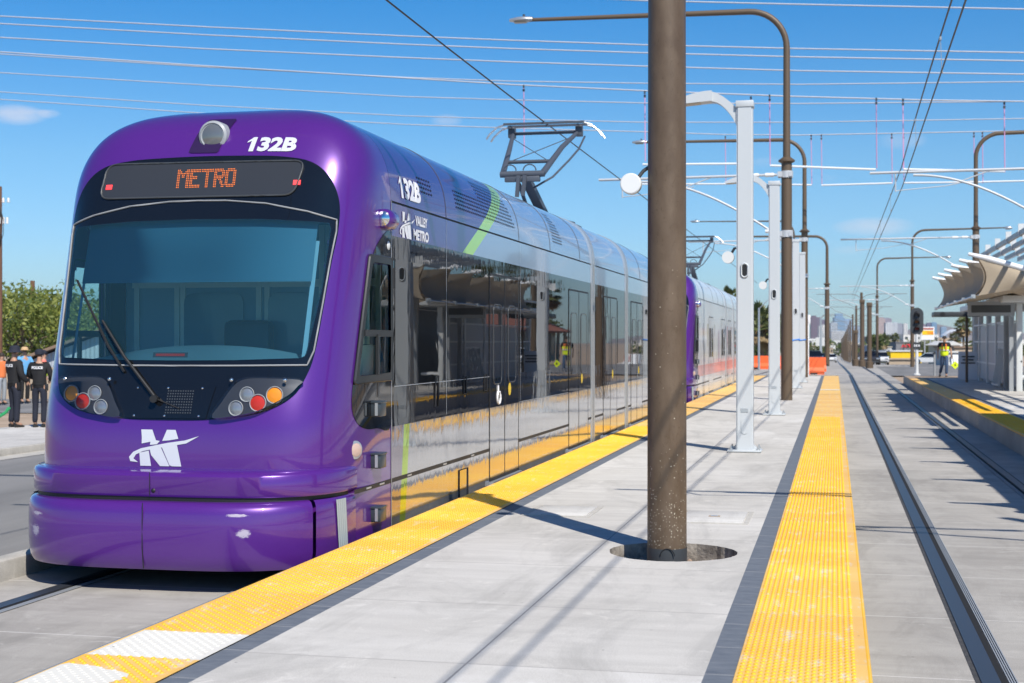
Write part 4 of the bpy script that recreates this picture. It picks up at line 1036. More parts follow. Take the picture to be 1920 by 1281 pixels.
# loudspeaker strapped to the big pole
T=thing('loudspeaker','round white loudspeaker hung on the thick brown pole, facing the camera','loudspeaker',(-1.475,10.5,2.73))
b=MB(); b.lathe([(.072,-.035),(.078,-.03),(.078,.035),(.045,.07)],32,(0,0,0),'Y'); b.build('case',M['offwhite'],T,smooth=40)
b=MB(); b.disc((0,-.0365,0),(0,-1,0),.070,32); b.build('grille',mat('speaker_grille',(.66,.68,.69),.55),T)
b=MB(); b.tube([(.05,.03,.05),(.085,.05,.10),(.13,.05,.13)],.014,8); b.build('bracket',M['dkgrey'],T,smooth=50)
# contact and messenger wires
M['wire']=mat('copper_wire',(.06,.05,.045),.5,.5)
M['cable']=mat('aluminium_cable',(.46,.48,.53),.5,0)
def wire(name,label,pts,r,m,cat='wire',group=None,n=5):
    b=MB(); b.tube(pts,r,n); return tag(b.build(name,m,smooth=60),label,cat,group)
wire('contact_wire','dark contact wire running over the purple tram roof and its pantograph',[(TC1,y,5.52+.08*max(0,(20-y)/10)) for y in range(-14,100,4)],.012,M['wire'])
def mess(y):
    for a,b in ((10.4,38.5),(38.5,63.3),(63.3,120)):
        if a<=y<=b: q=(y-a)/(b-a); return 6.04-.0*q
    return 6.04
wire('contact_wire','right of the two dark wires above the right track, at the lower height',[(1.40+.01*max(0,min(30,y-8)),y,5.55) for y in range(-14,150,4)],.0125,M['wire'])
wire('messenger_wire','left of the two dark wires above the right track, at the upper height',[(1.44+.008*max(0,min(30,y-8)),y,6.05+(.12*math.sin(PI*(y-10.4)/28) if 10<y<38 else .0)) for y in range(-14,150,4)],.0135,M['wire'])
for y in (15,22,30,45,55):
    x=1.42+.008*min(30,y-8); b=MB(); b.tube([(x+.02,y,5.56),(x,y,6.06)],.005,5); b.cbox((x+.02,y,5.57),(.03,.05,.05)); b.cbox((x,y,6.06),(.03,.05,.05)); tag(b.build('wire_dropper',M['grey']),'thin dropper clamped between the two dark wires over the right track','dropper','droppers over the right track')
# pale cables crossing the street high up (each its own span)
def cable(samples,Y,r,label,m=None):
    pts=[PY(u,v,Y) for u,v in samples]
    a=pts[0]; b=pts[1]; e=tuple(a[k]+(a[k]-b[k])*1.0 for k in range(3)); c=pts[-1]; d=pts[-2]; f=tuple(c[k]+(c[k]-d[k])*1.0 for k in range(3))
    return wire('overhead_cable',label,[e]+pts+[f],r,m or M['cable'],'cable','pale cables crossing high over the street')
cable([(0,31),(380,51),(760,68.5),(960,76.5),(1210,85),(1500,92),(1920,99.5)],58,.030,'pale cable crossing the sky, second from the top above the tram roof')
cable([(0,45),(380,66),(760,84),(960,92),(1210,100),(1500,107.6),(1920,115)],58.6,.030,'pale cable just under the uppermost long cable on the left')
cable([(0,71),(380,92),(760,109),(960,117),(1210,125),(1500,133.5),(1920,140)],59.2,.030,'pale cable third down among the long ones on the left')
cable([(0,98),(380,124),(760,147),(960,159.5),(1210,171),(1500,182),(1740,188.5),(1920,191)],60,.032,'pale cable carrying the taller row of pink droppers')
cable([(0,102),(380,126),(760,146),(960,153),(1210,157),(1500,159),(1920,154)],72,.030,'faint pale cable that crosses the dropper cable at its left end')
cable([(0,137),(380,160),(760,182),(960,188),(1210,194),(1500,195),(1920,191)],74,.030,'faint pale cable just below the taller dropper cable')
cable([(0,173),(380,198),(760,218),(960,224),(1210,230),(1500,230),(1920,223)],76,.028,'faint pale cable midway between the two dropper cables')
cable([(0,187),(380,213),(760,234),(960,241),(1210,248),(1360,253),(1500,254),(1920,246)],78,.030,'lowest pale cable, carrying the shorter row of pink droppers')
cable([(1040,-6),(1210,2),(1500,9),(1920,18)],57,.032,'pale cable at the very top edge of the sky, on the right')
M['pinkrod']=mat('pink_insulating_rod',(.60,.28,.48),.5)
def droppers(us,Y,ytop,ybot,label,group):
    for u in us:
        a=PY(u,ytop(u)+2,Y); e=PY(u+1,ybot(u),Y)
        T=thing('dropper_rod',label,'dropper',(a[0],a[1],a[2]),group=group)
        b=MB(); b.tube([(0,0,-.02),(e[0]-a[0],0,e[2]-a[2])],.022,6); b.build('rod',M['pinkrod'],T,smooth=60)
        b=MB(); b.cbox((0,0,-.02),(.07,.07,.12)); b.cbox((0,0,-.18),(.09,.06,.10)); b.build('hanger',M['dkgrey'],T)
droppers((1209,1443,1643,1693,1883),60,lambda u:171+(u-1210)*.030,lambda u:310+(u-1445)*.03,'slender pink dropper hanging from the upper pale cable','tall pink droppers')
droppers((982,1408),60,lambda u:160+(u-982)*.05,lambda u:288 if u<1000 else 200,'slender pink dropper hanging from the upper pale cable','tall pink droppers')
droppers((1360,1521,1540,1672,1694,1826,1842),78,lambda u:253-(u-1500)*.015,lambda u:345+(1 if u<1600 else -1),'slender pink dropper hanging from the lowest pale cable','short pink droppers')
def hrod(a,b,Y,label):
    m=MB(); m.tube([PY(*a,Y),PY(*b,Y)],.045,8); return tag(m.build('spacer_rod',M['white'],smooth=60),label,'rod','white spacer rods hung under the droppers')
hrod((1444,311),(1642,318.5),60,'white rod hung between two tall pink droppers, right of the first white post')
hrod((1694,318),(1884,322),60,'white rod hung between tall pink droppers, right of the dark wires')
hrod((1205,309),(1384,307.5),60,'white rod between the thick brown pole and the first white post')
hrod((1200,346),(1362,345.5),78,'white rod hung from a short pink dropper left of the first white post')
hrod((1440,346),(1522,347.5),78,'white rod hung under the short droppers right of the second white post')
hrod((1540,348),(1673,344),78,'white rod between short pink droppers, left of the dark wires')
hrod((1695,343.5),(1842,342),78,'white rod between short pink droppers, right of the dark wires')
hrod((1843,341.5),(1960,339),78,'white rod under short pink droppers at the right edge of the sky')
# ---------------------------------------------------------------- right platform, shelter, signal
QX=3.05
b=MB(); b.quad((QX+.012,-12,0),(8.45,-12,0),(8.45,67,0),(QX+.012,67,0),0); b.quad((QX+.012,-12,0),(QX+.012,62.2,0),(QX+.012,62.2,-.46),(QX+.012,-12,-.46),1); b.quad((QX+.012,62.2,0),(QX+.012,67,0),(QX+.012,67,-.46),(QX+.012,62.2,-.46),1); b.quad((QX,67,0),(8.45,67,0),(8.45,67,-.46),(QX,67,-.46),1); b.quad((8.449,-12,0),(8.449,67,0),(8.449,67,-.46),(8.449,-12,-.46),1)
struct(b.build('platform',[M['plat'],M['wallconc']]))
tactile(QX,QX+STRIP,-12,62,14,40,'tactile_strip',lip=-1)
b=MB(); b.quad((QX+STRIP,-12,.003),(QX+STRIP+BAND,-12,.003),(QX+STRIP+BAND,62,.003),(QX+STRIP,62,.003)); struct(b.build('paver_band',M['band']))
b=MB(); b.quad((QX+.02,62.3,.004),(8.4,63.6,.004),(8.4,66.9,.004),(QX+.02,66.9,.004)); struct(b.build('dirt_patch',M['dirt']))
M['fabric']=noisy('shade_cloth',(.47,.39,.29),(.52,.44,.33),40,.85)
def fab():
    m=M['fabric']; t=NT(m); 
    tl=t.new('ShaderNodeBsdfTranslucent'); tl.inputs[0].default_value=(.50,.40,.28,1); mx=t.new('ShaderNodeMixShader'); mx.inputs[0].default_value=.3
    t.link(t.b.outputs[0],mx.inputs[1]); t.link(tl.outputs[0],mx.inputs[2]); t.link(mx.outputs[0],t.n['Material Output'].inputs[0])
fab()
def canopy(label,Y0,n,step,xt,zt,xb,zb,slope,depth,endpanel,cat='canopy',sc=.55):
    T=thing('fabric_canopy',label,cat,(xt,Y0,0))
    zf=lambda x:(zt-slope*x)          # beam height at inward distance x
    for k in range(n):
        y=k*step
        b=MB(); b.tube([(0,y,zt),(.45,y,zf(.45)+.02)],[.045,.07],10); b.tube([(.45,y,zf(.45)+.02),(depth,y,zf(depth))],.075,10); b.build('beam',M['white'],T,smooth=50)
    prof=[(.17,zt-.06),(.30,zt-.30),(.38,zt-.56),(.33,zt-.80),(.22,zt-.97),(xb-xt,zb)]
    prof=spline(prof,4,closed=False)
    for k in range(n-1):
        rows=[]
        for i in range(13):
            q=i/12; s=math.sin(PI*q); y=step*(k+q); rows.append([(x+.16*s*math.sin(PI*j/(len(prof)-1))+sc*s**.75*(1-j/(len(prof)-1))**1.5,y,z-.10*s*(1-j/(len(prof)-1))) for j,(x,z) in enumerate(prof)])
        b=MB(); b.grid(rows); b.build('front_sail',M['fabric'],T,smooth=180)
        # roof sail, scalloped at the front and slack between the beams
        rows=[]
        for i in range(13):
            q=i/12; s=math.sin(PI*q); y=step*(k+q); x0=.17+sc*s**.75
            rows.append([(x0+(depth-x0)*j/10,y,zf(x0+(depth-x0)*j/10)-.05-.16*s) for j in range(11)])
        b=MB(); b.grid(rows); b.build('roof_sail',M['fabric'],T,smooth=180)
    b=MB(); b.tube([(xb-xt,-.1,zb-.01),(xb-xt,step*(n-1)+.1,zb-.01)],.03,8)
    for k in range(n): b.cbox((xb-xt,k*step,zb),(.10,.14,.10))
    b.build('lower_tube',M['steel'],T,smooth=40)
    # soffit from the lower tube back up to the roof
    rows=[[(xb-xt,y,zb+.01),(xb-xt+.9,y,zb+.16),(depth-.2,y,zb+.42)] for y in [step*k/2 for k in range(2*n-1)]]
    b=MB(); b.grid(rows); b.build('soffit',M['fabric'],T,smooth=180)
    if endpanel:
        rows=[]
        for i in range(15):
            q=i/14; x=.24+(depth-.24)*q; top=zf(x)-.05
            pl=[p for p in prof]; lo=zb+.02+(.42)*q; row=[]
            for j in range(9):
                h=j/8; z=top+(lo-top)*h; xx=x+(1-q)*.20*math.sin(PI*h); row.append((xx,-.02-.12*math.sin(PI*h)*math.sin(PI*q),z))
            rows.append(row)
        b=MB(); b.grid(rows); b.build('end_sail',M['fabric'],T,smooth=180)
    b=MB(); 
    for k in range(0,n,2): b.bbox(depth-.55,depth-.4,step*k-.08,step*k+.08,0,zf(depth-.5),.015)
    b.build('column',M['grey'],T,smooth=40)
    return T
canopy('far beige fabric canopy with scalloped sails on six white beams over the right platform',37.7,6,2.72,3.30,3.78,3.42,2.70,.30,2.6,True)
canopy('near fabric canopy on the right platform with white beams and a scalloped edge',13.9,6,2.98,3.95,4.62,4.10,3.55,.12,3.4,False,sc=1.55)
# trellis roof over the shelter
T=thing('trellis_roof','dark slatted trellis with white plates above the far canopy','trellis',(4.69,30,4.36))
for k in range(6):
    b=MB(); b.box(.48*k-.04,.48*k+.04,0,19.5+.6*k,-.06,.07); b.build('trellis_bar',M['grey'],T)
for j in range(7):
    for k in range(5):
        b=MB(); y=.5+2.72*j+.3*k; b.box(.48*k-.075,.48*k+.075,y,y+.04,-.10,.24); b.build('trellis_plate',M['offwhite'],T)
for y in (2,9,16.5):
    b=MB(); b.box(1.7,1.86,y-.08,y+.08,-4.36,-.07); b.build('column',M['grey'],T)
# shelter wall and roof
T=thing('platform_shelter','grey metal shelter with columns, screens and a flat roof on the right platform','shelter',(5.6,46.5,0))
M['screenpanel']=mat('screen_panel',(.34,.37,.40),.45)
for y in (0.4,3.4,6.4,9.4,12.4,14.6):
    b=MB(); b.bbox(-.06,.12,y-.1,y+.1,0,2.75,.012); b.build('column',M['offwhite'],T,smooth=40)
for y in (.4,3.4,6.4,9.4):
    b=MB(); b.box(0,.03,y+.16,y+2.84,.12,2.15); b.build('screen',M['screenpanel'],T)
b=MB()
for z in (.75,1.55,2.2): b.box(-.02,.06,.5,14.5,z-.03,z+.03)
b.build('rail',M['offwhite'],T)
b=MB(); b.box(2.2,2.3,.4,14.6,0,2.75); b.build('back_wall',M['screenpanel'],T)
b=MB(); b.bbox(-.55,2.9,-.4,15,2.78,2.98,.02); b.box(-.5,2.8,-.35,14.9,3.22,3.30); ro=b.build('roof',M['offwhite'],T,smooth=40)
for k in range(14):
    b=MB(); b.box(-.38,-.34,-.2+k*1.07,.62+k*1.07,2.985,3.215); b.build('clerestory_pane',M['gloss'],ro)
b=MB(); b.bbox(.1,.7,.3,3.0,.42,.5,.01); b.bbox(.05,.12,.3,3.0,.9,.97,.01); b.box(.2,.3,.6,.7,0,.42); b.box(.2,.3,2.5,2.6,0,.42); b.build('bench',M['white'],T,smooth=40)
T=thing('message_sign','wide framed message sign with a dark panel under the canopy end','sign',(4.1,46.9,0))
b=MB(); b.box(0,1.40,0,.16,2.36,2.82); b.build('frame',M['grey'],T)
b=MB(); b.box(.10,1.28,-.012,-.001,2.47,2.70); b.build('panel',M['dkgrey'],T)
b=MB(); b.box(1.24,1.38,.02,.14,0,2.355); b.build('post',M['grey'],T)
T=thing('leaning_panel','grey slatted panel leaning against the shelter columns','panel',(5.35,50.0,0))
for k in range(5):
    b=MB(); b.bar((0,.5*k*.9,.05),(.24,.5*k*.9,1.35),.09,.04); b.build('slat',M['offwhite'],T)
b=MB(); b.bar((0,-.1,.1),(0,2.0,.1),.06); b.bar((.24,-.1,1.33),(.24,2.0,1.33),.06); b.build('rail',M['offwhite'],T)
T=thing('folding_sign','white folding notice board standing at the shelter corner','sign',(5.25,60.2,0))
for s in (-1,1):
    b=MB(); b.bar((0,s*.22,.02),(0,s*.05,1.15),.72,.03); b.build('board',M['white'],T)
b=MB()
for k,w in enumerate((.5,.42,.55,.35,.5,.45)): b.bar((-w/2,-.215+.012*(k*2+2),.95-.13*k),(w/2,-.215+.012*(k*2+2),.95-.13*k),.03,.05)
b.build('lettering',M['dkgrey'],T)
T=thing('bench_roof','long dark grey roof beam on a thin brown post before the shelter','roof',(3.65,56,0))
b=MB(); b.bbox(0,1.7,-.1,1.2,2.50,2.68,.02); b.build('beam',M['dkgrey'],T,smooth=40)
b=MB(); b.lathe([(.085,-.11),(.085,-.1)],16,(.32,0,2.59),'Y'); b.build('camera_eye',M['black'],T)
b=MB(); b.cyl(1.25,.6,0,2.5,.05,10); b.build('post',M['brownfar'],T,smooth=40)
# black tram signal
T=thing('traffic_signal','black three-lens signal on a pale pole at the platform end','signal',(3.72,68.6,0))
b=MB(); b.lathe([(.17,0),(.17,.04),(.09,.07),(.075,.3),(.065,1.9)],16); b.build('pole',M['offwhite'],T,smooth=40)
st=[(.30*math.cos(a),(2.5 + (.33 if math.sin(a)>=0 else -.33))+.30*math.sin(a)) for a in [2*PI*i/36 for i in range(36)]]
b=MB(); b.prism(st,'Y',-.02,.02); hd=b.build('backplate',M['dkgrey'],T,smooth=40)
b=MB(); b.bbox(-.13,.13,.02,.22,2.02,2.98,.02); b.build('housing',M['black'],hd,smooth=40)
for z,mm in ((2.84,M['dkgrey']),(2.52,mat('signal_amber_off',(.16,.06,.015),.3)),(2.20,mat('signal_red_off',(.14,.015,.015),.3))):
    b=MB(); b.disc((.0,-.025,z),(0,-1,0),.115,20,dome=.02); b.build('lens',mm,hd,smooth=180)
    b=MB(); rr=.125; b.grid([[(rr*math.cos(a),-.02-.2*q*(.35+.65*max(0,math.sin(a))),z+rr*math.sin(a)-.10*q) for a in [PI*(-.25)+PI*1.5*i/20 for i in range(21)]] for q in (0,1)]); b.build('visor',M['black'],hd,smooth=60)
b=MB(); b.box(-.18,.18,-.10,-.08,1.22,1.52); pl=b.build('number_plate',M['dkgrey'],T)
b=MB()
for k,(w,x) in enumerate(((.05,-.10),(.05,-.02),(.02,.045),(.05,.10))): b.box(x-w/2,x+w/2,-.106,-.1005,1.32,1.42)
b.build('plate_marking',M['white'],pl)
T=thing('kerb_marker','slim grey marker post with a dark top beside the signal','post',(4.38,66.6,0)); b=MB(); b.cyl(0,0,0,1.0,.045,10); b.build('post',M['grey'],T,smooth=40); b=MB(); b.cyl(0,0,1.0,1.12,.07,10,.03); b.build('cap',M['black'],T,smooth=40)

# ---------------------------------------------------------------- people
def skin_mesh(name,verts,edges,radii,m,parent,sub=1,root=0):
    me=bpy.data.meshes.new(name); me.from_pydata(verts,edges,[]); o=bpy.data.objects.new(name,me); COL.objects.link(o)
    o.modifiers.new('skin','SKIN'); sm=o.modifiers.new('sub','SUBSURF'); sm.levels=sub; sm.render_levels=sub
    for k,v in enumerate(me.skin_vertices[0].data): v.radius=(radii[k],radii[k]) if not isinstance(radii[k],tuple) else radii[k]; v.use_root=(k==root)
    dg=bpy.context.evaluated_depsgraph_get(); ne=bpy.data.meshes.new_from_object(o.evaluated_get(dg)); ne.name=name
    bpy.data.objects.remove(o); bpy.data.meshes.remove(me)
    ne.materials.clear(); ne.materials.append(m); ne.polygons.foreach_set('use_smooth',[True]*len(ne.polygons))
    o=bpy.data.objects.new(name,ne); COL.objects.link(o); o.parent=parent; return o
def person(label,loc,rz,pose,shirt,trousers,hat=None,vest=False,sleeves='short',glasses=False,back_text=None,group=None,h=1.78):
    T=thing('person',label,'person',loc,rz,group); T.scale=(h/1.78,)*3
    J=dict(pelvis=(0,0,.97),waist=(0,.0,1.12),chest=(0,-.01,1.34),neck=(0,.01,1.50),jaw=(0,-.015,1.58),skull=(0,-.01,1.68),
           sl=(.19,.01,1.43),el=(.26,.03,1.16),wl=(.27,-.06,.93),sr=(-.19,.01,1.43),er=(-.26,.03,1.16),wr=(-.27,-.06,.93),
           hl=(.095,0,.92),kl=(.10,-.02,.50),al=(.10,.02,.09),tl=(.11,-.13,.045),hr=(-.095,0,.92),kr=(-.10,-.02,.50),ar=(-.10,.02,.09),tr=(-.11,-.13,.045))
    J.update(pose)
    def fingers(w,e):
        d=(Vector(J[w])-Vector(J[e])).normalized(); side=d.cross(Vector((0,1,0))).normalized() if abs(d.y)<.9 else Vector((1,0,0)); fwd=side.cross(d)
        p=Vector(J[w])+d*.085; return p,[(p+fwd*(.030-.02*k)+d*(.075,.088,.082,.062)[k]-side*.012) for k in range(4)],Vector(J[w])+d*.04+fwd*.065
    names=list(J); V=[J[n] for n in names]; R=dict(pelvis=(.150,.105),waist=(.140,.10),chest=(.165,.115),neck=.058,jaw=(.062,.072),skull=(.072,.088),sl=.062,sr=.062,el=.043,er=.043,wl=.028,wr=.028,hl=.088,hr=.088,kl=.058,kr=.058,al=.042,ar=.042,tl=(.045,.03),tr=(.045,.03))
    rad=[R[n] for n in names]; ix={n:i for i,n in enumerate(names)}
    E=[('pelvis','waist'),('waist','chest'),('chest','neck'),('neck','jaw'),('jaw','skull'),('chest','sl'),('sl','el'),('el','wl'),('chest','sr'),('sr','er'),('er','wr'),('pelvis','hl'),('hl','kl'),('kl','al'),('al','tl'),('pelvis','hr'),('hr','kr'),('kr','ar'),('ar','tr')]
    ed=[(ix[a],ix[c]) for a,c in E]
    for w,e in (('wl','el'),('wr','er')):
        p,fs,th=fingers(w,e); V.append(tuple(p)); rad.append((.036,.018)); pi_=len(V)-1; ed.append((ix[w],pi_))
        for f in fs: V.append(tuple(f)); rad.append(.009); ed.append((pi_,len(V)-1))
        V.append(tuple(th)); rad.append(.010); ed.append((ix[w],len(V)-1))
    skin_mesh('body',V,ed,rad,M['skin'],T,1,ix['pelvis'])
    def part(name,E2,grow,m,ov=None):
        ns=[]; 
        for a,c in E2:
            for q in (a,c):
                if q not in ns: ns.append(q)
        rr=[]
        for q in ns:
            r=(ov or {}).get(q,R.get(q,.05)); rr.append(tuple(k+grow for k in r) if isinstance(r,tuple) else r+grow)
        return skin_mesh(name,[J[q] for q in ns],[(ns.index(a),ns.index(c)) for a,c in E2],rr,m,T,1,0)
    J['hem']=tuple(Vector(J['pelvis'])-Vector((0,0,.10))); J['belt']=tuple(Vector(J['pelvis'])+Vector((0,0,.06)))
    sh=[('hem','pelvis'),('pelvis','waist'),('waist','chest'),('chest','collar'),('chest','sl'),('sl','el2'),('chest','sr'),('sr','er2')]
    J['collar']=tuple(Vector(J['chest']).lerp(Vector(J['neck']),.72)); fr=.62 if sleeves=='short' else 1
    J['el2']=tuple(Vector(J['sl']).lerp(Vector(J['el']),fr)); J['er2']=tuple(Vector(J['sr']).lerp(Vector(J['er']),fr))
    if sleeves=='long': sh+=[('el2','wl'),('er2','wr')]
    part('shirt',sh,.030,shirt,{'collar':(.062,.058),'el2':.046,'er2':.046,'hem':(.150,.108)})
    part('trousers',[('belt','pelvis'),('pelvis','hl'),('hl','kl'),('kl','al'),('pelvis','hr'),('hr','kr'),('kr','ar')],.018,trousers,{'pelvis':(.145,.105),'belt':(.142,.10),'al':.052,'ar':.052})
    for a,t_ in (('al','tl'),('ar','tr')):
        A,Bt=Vector(J[a]),Vector(J[t_]); b=MB(); heel=A+(A-Bt)*.25; rows=[]
        for k in range(7):
            q=k/6; c=heel.lerp(Bt+(Bt-A)*.18,q); w=.042+.010*math.sin(PI*q); hh=.085-.045*q; rows.append([(c.x+w*math.cos(g_),c.y,max(0.0,min(A.z,Bt.z)-.045)+hh*(.5+.5*math.sin(g_))) for g_ in [2*PI*i/10 for i in range(10)]])
        b.grid(rows,closed=True); b.poly(rows[0]); b.poly(rows[-1]); b.build('shoe',M['shoe'],T,smooth=60)
    sk=Vector(J['skull'])
    b=MB(); f=-1
    b.lathe([(.0,-.02),(.012,-.01),(.014,.004)],6,(sk.x,sk.y-.098,sk.z-.03),'Z')
    for s in (-1,1): b.disc((sk.x+s*.082,sk.y+.005,sk.z-.02),(s,0,0),.026,8,dome=.012)
    b.build('face_details',M['skin'],T,smooth=60)
    b=MB()
    for s in (-1,1): b.disc((sk.x+s*.032,sk.y-.086,sk.z+.002),(0,-1,0),.012 if not glasses else .026,10,dome=.006)
    if glasses: b.tube([(sk.x-.085,sk.y+.0,sk.z+.005),(sk.x-.06,sk.y-.075,sk.z+.005),(sk.x+.06,sk.y-.075,sk.z+.005),(sk.x+.085,sk.y,sk.z+.005)],.006,5)
    b.box(sk.x-.022,sk.x+.022,sk.y-.088,sk.y-.082,sk.z-.072,sk.z-.064); b.build('sunglasses' if glasses else 'eyes',M['black'],T,smooth=60)
    hr=[(.092,-.01),(.096,.03),(.085,.07),(.05,.10),(.01,.11)]
    b=MB(); b.lathe(hr,16,(sk.x,sk.y+.012,sk.z)); b.build('hair',M['hair'],T,smooth=70)
    if hat=='bucket': b=MB(); b.lathe([(.155,-.015),(.165,-.02),(.115,.03),(.108,.09),(.09,.125),(.02,.135)],20,(sk.x,sk.y,sk.z+.01)); b.build('bucket_hat',M['navy'],T,smooth=60)
    if hat=='cap': b=MB(); b.lathe([(.103,.0),(.106,.05),(.088,.10),(.04,.128),(.0,.13)],18,(sk.x,sk.y+.01,sk.z)); b.prism([(-.075,-.08),(.075,-.08),(.055,-.17),(-.055,-.17)],'Z',sk.z+.012,sk.z+.026); b.build('cap',M['navy'],T,smooth=60)
    if hat=='straw': b=MB(); b.lathe([(.20,.02),(.21,.025),(.115,.035),(.105,.10),(.06,.13),(.0,.13)],20,(sk.x,sk.y,sk.z)); b.build('straw_hat',M['tan'],T,smooth=60)
    if vest:
        v=part('safety_vest',[('hem','pelvis'),('pelvis','waist'),('waist','chest'),('chest','collar'),('chest','sl'),('chest','sr')],.044,M['hivis'],{'collar':(.07,.06),'pelvis':(.145,.105),'hem':(.13,.10),'sl':.045,'sr':.045})
        c=Vector(J['chest']); b=MB()
        for s in (-1,1): b.grid([[(c.x+s*.085+dx,c.y-.166+.0*dx,z) for dx in (-.028,.028)] for z in (1.16,1.30,1.44)])
        b.build('vest_stripe',M['hivisor'],v)
        b=MB(); b.poly([(c.x-.05,c.y-.168,1.50),(c.x+.05,c.y-.168,1.50),(c.x+.0,c.y-.172,1.25)]); b.build('vest_opening',shirt,v)
        b=MB(); b.lathe([(.175,0),(.175,.05)],20,(0,0,0),'Z',cap=False); b.v=[(c.x+x*1.12,c.y+y*.86,z+1.14) for x,y,z in b.v]; b.build('reflective_band',M['offwhite'],v,smooth=60)
    if back_text:
        c=Vector(J['chest']); b=MB(); yb_=c.y+.158; text_on(b,back_text,-.13,.13,c.z+.005,c.z+.07,lambda u,v:(c.x-u,yb_+.004-abs(u)*.12,v),.04); b.build('back_lettering',M['decalw'],T)
        b=MB(); b.lathe([(.150,0),(.154,.045)],20,(0,0,0),'Z',cap=False); b.v=[(x*1.1,y*.88,z+.985) for x,y,z in b.v]; b.build('duty_belt',M['black'],T,smooth=60)
        for x in (-.16,.165): b=MB(); b.bbox(x-.035,x+.035,-.05,.05,.84,1.0,.012); b.build('holster',M['black'],T,smooth=40)
    return T
wk=person('man in a yellow safety vest and jeans walking on the right platform',(4.72,65.4,.004),math.radians(-8),dict(kl=(.11,-.14,.52),al=(.09,-.10,.10),tl=(.10,-.25,.05),kr=(-.10,.06,.51),ar=(-.20,.26,.14),tr=(-.21,.12,.05),el=(.27,.06,1.16),wl=(.30,-.04,.94),er=(-.28,.05,1.17),wr=(-.27,-.05,.93)),M['blackcloth'],M['jean'],vest=True,glasses=True,h=1.80)
T=thing('paddle_sign','yellow-green diamond paddle sign held low in the walking man\'s hand','sign',(5.03,65.25,.004))
b=MB(); b.tube([(0,0,.98),(.08,-.02,.55)],.014,6); b.build('handle',M['black'],T,smooth=60)
b=MB(); b.prism([(.13,.34),(.31,.52),(.13,.70),(-.05,.52)],'Y',-.05,-.035); b.build('diamond',M['hivis'],T)
b=MB(); b.prism([(.11,.47),(.15,.47),(.16,.53),(.13,.60),(.10,.53)],'Y',-.0525,-.0505); b.build('symbol',M['black'],T)
# ---------------------------------------------------------------- far street, palms, cars, skyline
def leaf_mat(name,a,b):
    m=mat(name,a,.6); t=NT(m); g=t.new('ShaderNodeNewGeometry'); t.base(t.ramp(g.outputs['Random Per Island'],[(0,a),(1,b)])); 
    tl=t.new('ShaderNodeBsdfTranslucent'); tl.inputs[0].default_value=(*[k*1.3 for k in b],1); mx=t.new('ShaderNodeMixShader'); mx.inputs[0].default_value=.25
    t.link(t.b.outputs[0],mx.inputs[1]); t.link(tl.outputs[0],mx.inputs[2]); t.link(mx.outputs[0],t.n['Material Output'].inputs[0]); return m
M['leaf']=leaf_mat('tree_leaf',(.06,.10,.018),(.28,.30,.06)); M['leafdark']=leaf_mat('dark_leaf',(.045,.075,.02),(.11,.13,.035)); M['palm']=leaf_mat('palm_leaf',(.06,.09,.025),(.17,.18,.06)); M['dryleaf']=leaf_mat('dry_frond',(.20,.14,.07),(.34,.25,.13))
M['bark']=noisy('bark',(.12,.085,.06),(.22,.17,.12),6,.95,.5,20); M['wood']=noisy('weathered_wood',(.13,.06,.035),(.20,.10,.06),4,.9,.3,30,stretch=(6,6,.6))
def leafy(b,c,rx,ry,rz,n,s,rng):
    for _ in range(n):
        while True:
            p=Vector((rng.uniform(-1,1),rng.uniform(-1,1),rng.uniform(-1,1)))
            if .25<p.length<1: break
        q=Vector((c[0]+p.x*rx,c[1]+p.y*ry,c[2]+p.z*rz)); a=Vector((rng.gauss(0,1),rng.gauss(0,1),rng.gauss(0,.7))).normalized(); u=a.orthogonal().normalized(); w=a.cross(u); k=s*rng.uniform(.6,1.3); th=rng.uniform(0,PI); d=u*math.cos(th)+w*math.sin(th); e=a.cross(d)
        b.add([tuple(q-d*k),tuple(q+e*k*.45),tuple(q+d*k),tuple(q-e*k*.45)],[(0,1,2,3)])
def tree(label,loc,h,w,seed,m,n=2600,s=.13,trunk=None,group=None,name='broadleaf_tree'):
    rng=random.Random(seed); T=thing(name,label,'tree',loc,group=group)
    b=MB(); th=h*.42; b.tube([(0,0,0),(.05*h*.3,0,th*.5),(.02,0,th)],[.045*h*.6,.035*h*.6,.028*h*.6],8)
    cl=[]
    for k in range(13):
        a=rng.uniform(0,2*PI); r=w*.5*rng.uniform(.15,.72); z=h*rng.uniform(.42,.86); c=(r*math.cos(a),r*math.sin(a),z); cl.append(c)
        b.tube([(.02,0,th*.85),(c[0]*.5,c[1]*.5,(th+z)/2),c],[.018*h*.6,.012*h*.6,.004*h],5)
    b.build('trunk',M['bark'],T,smooth=60)
    b=MB()
    for c in cl:
        k=rng.uniform(.16,.27)*w; leafy(b,c,k,k,k*.72,n//13,s,rng)
    b.build('crown',m,T); return T
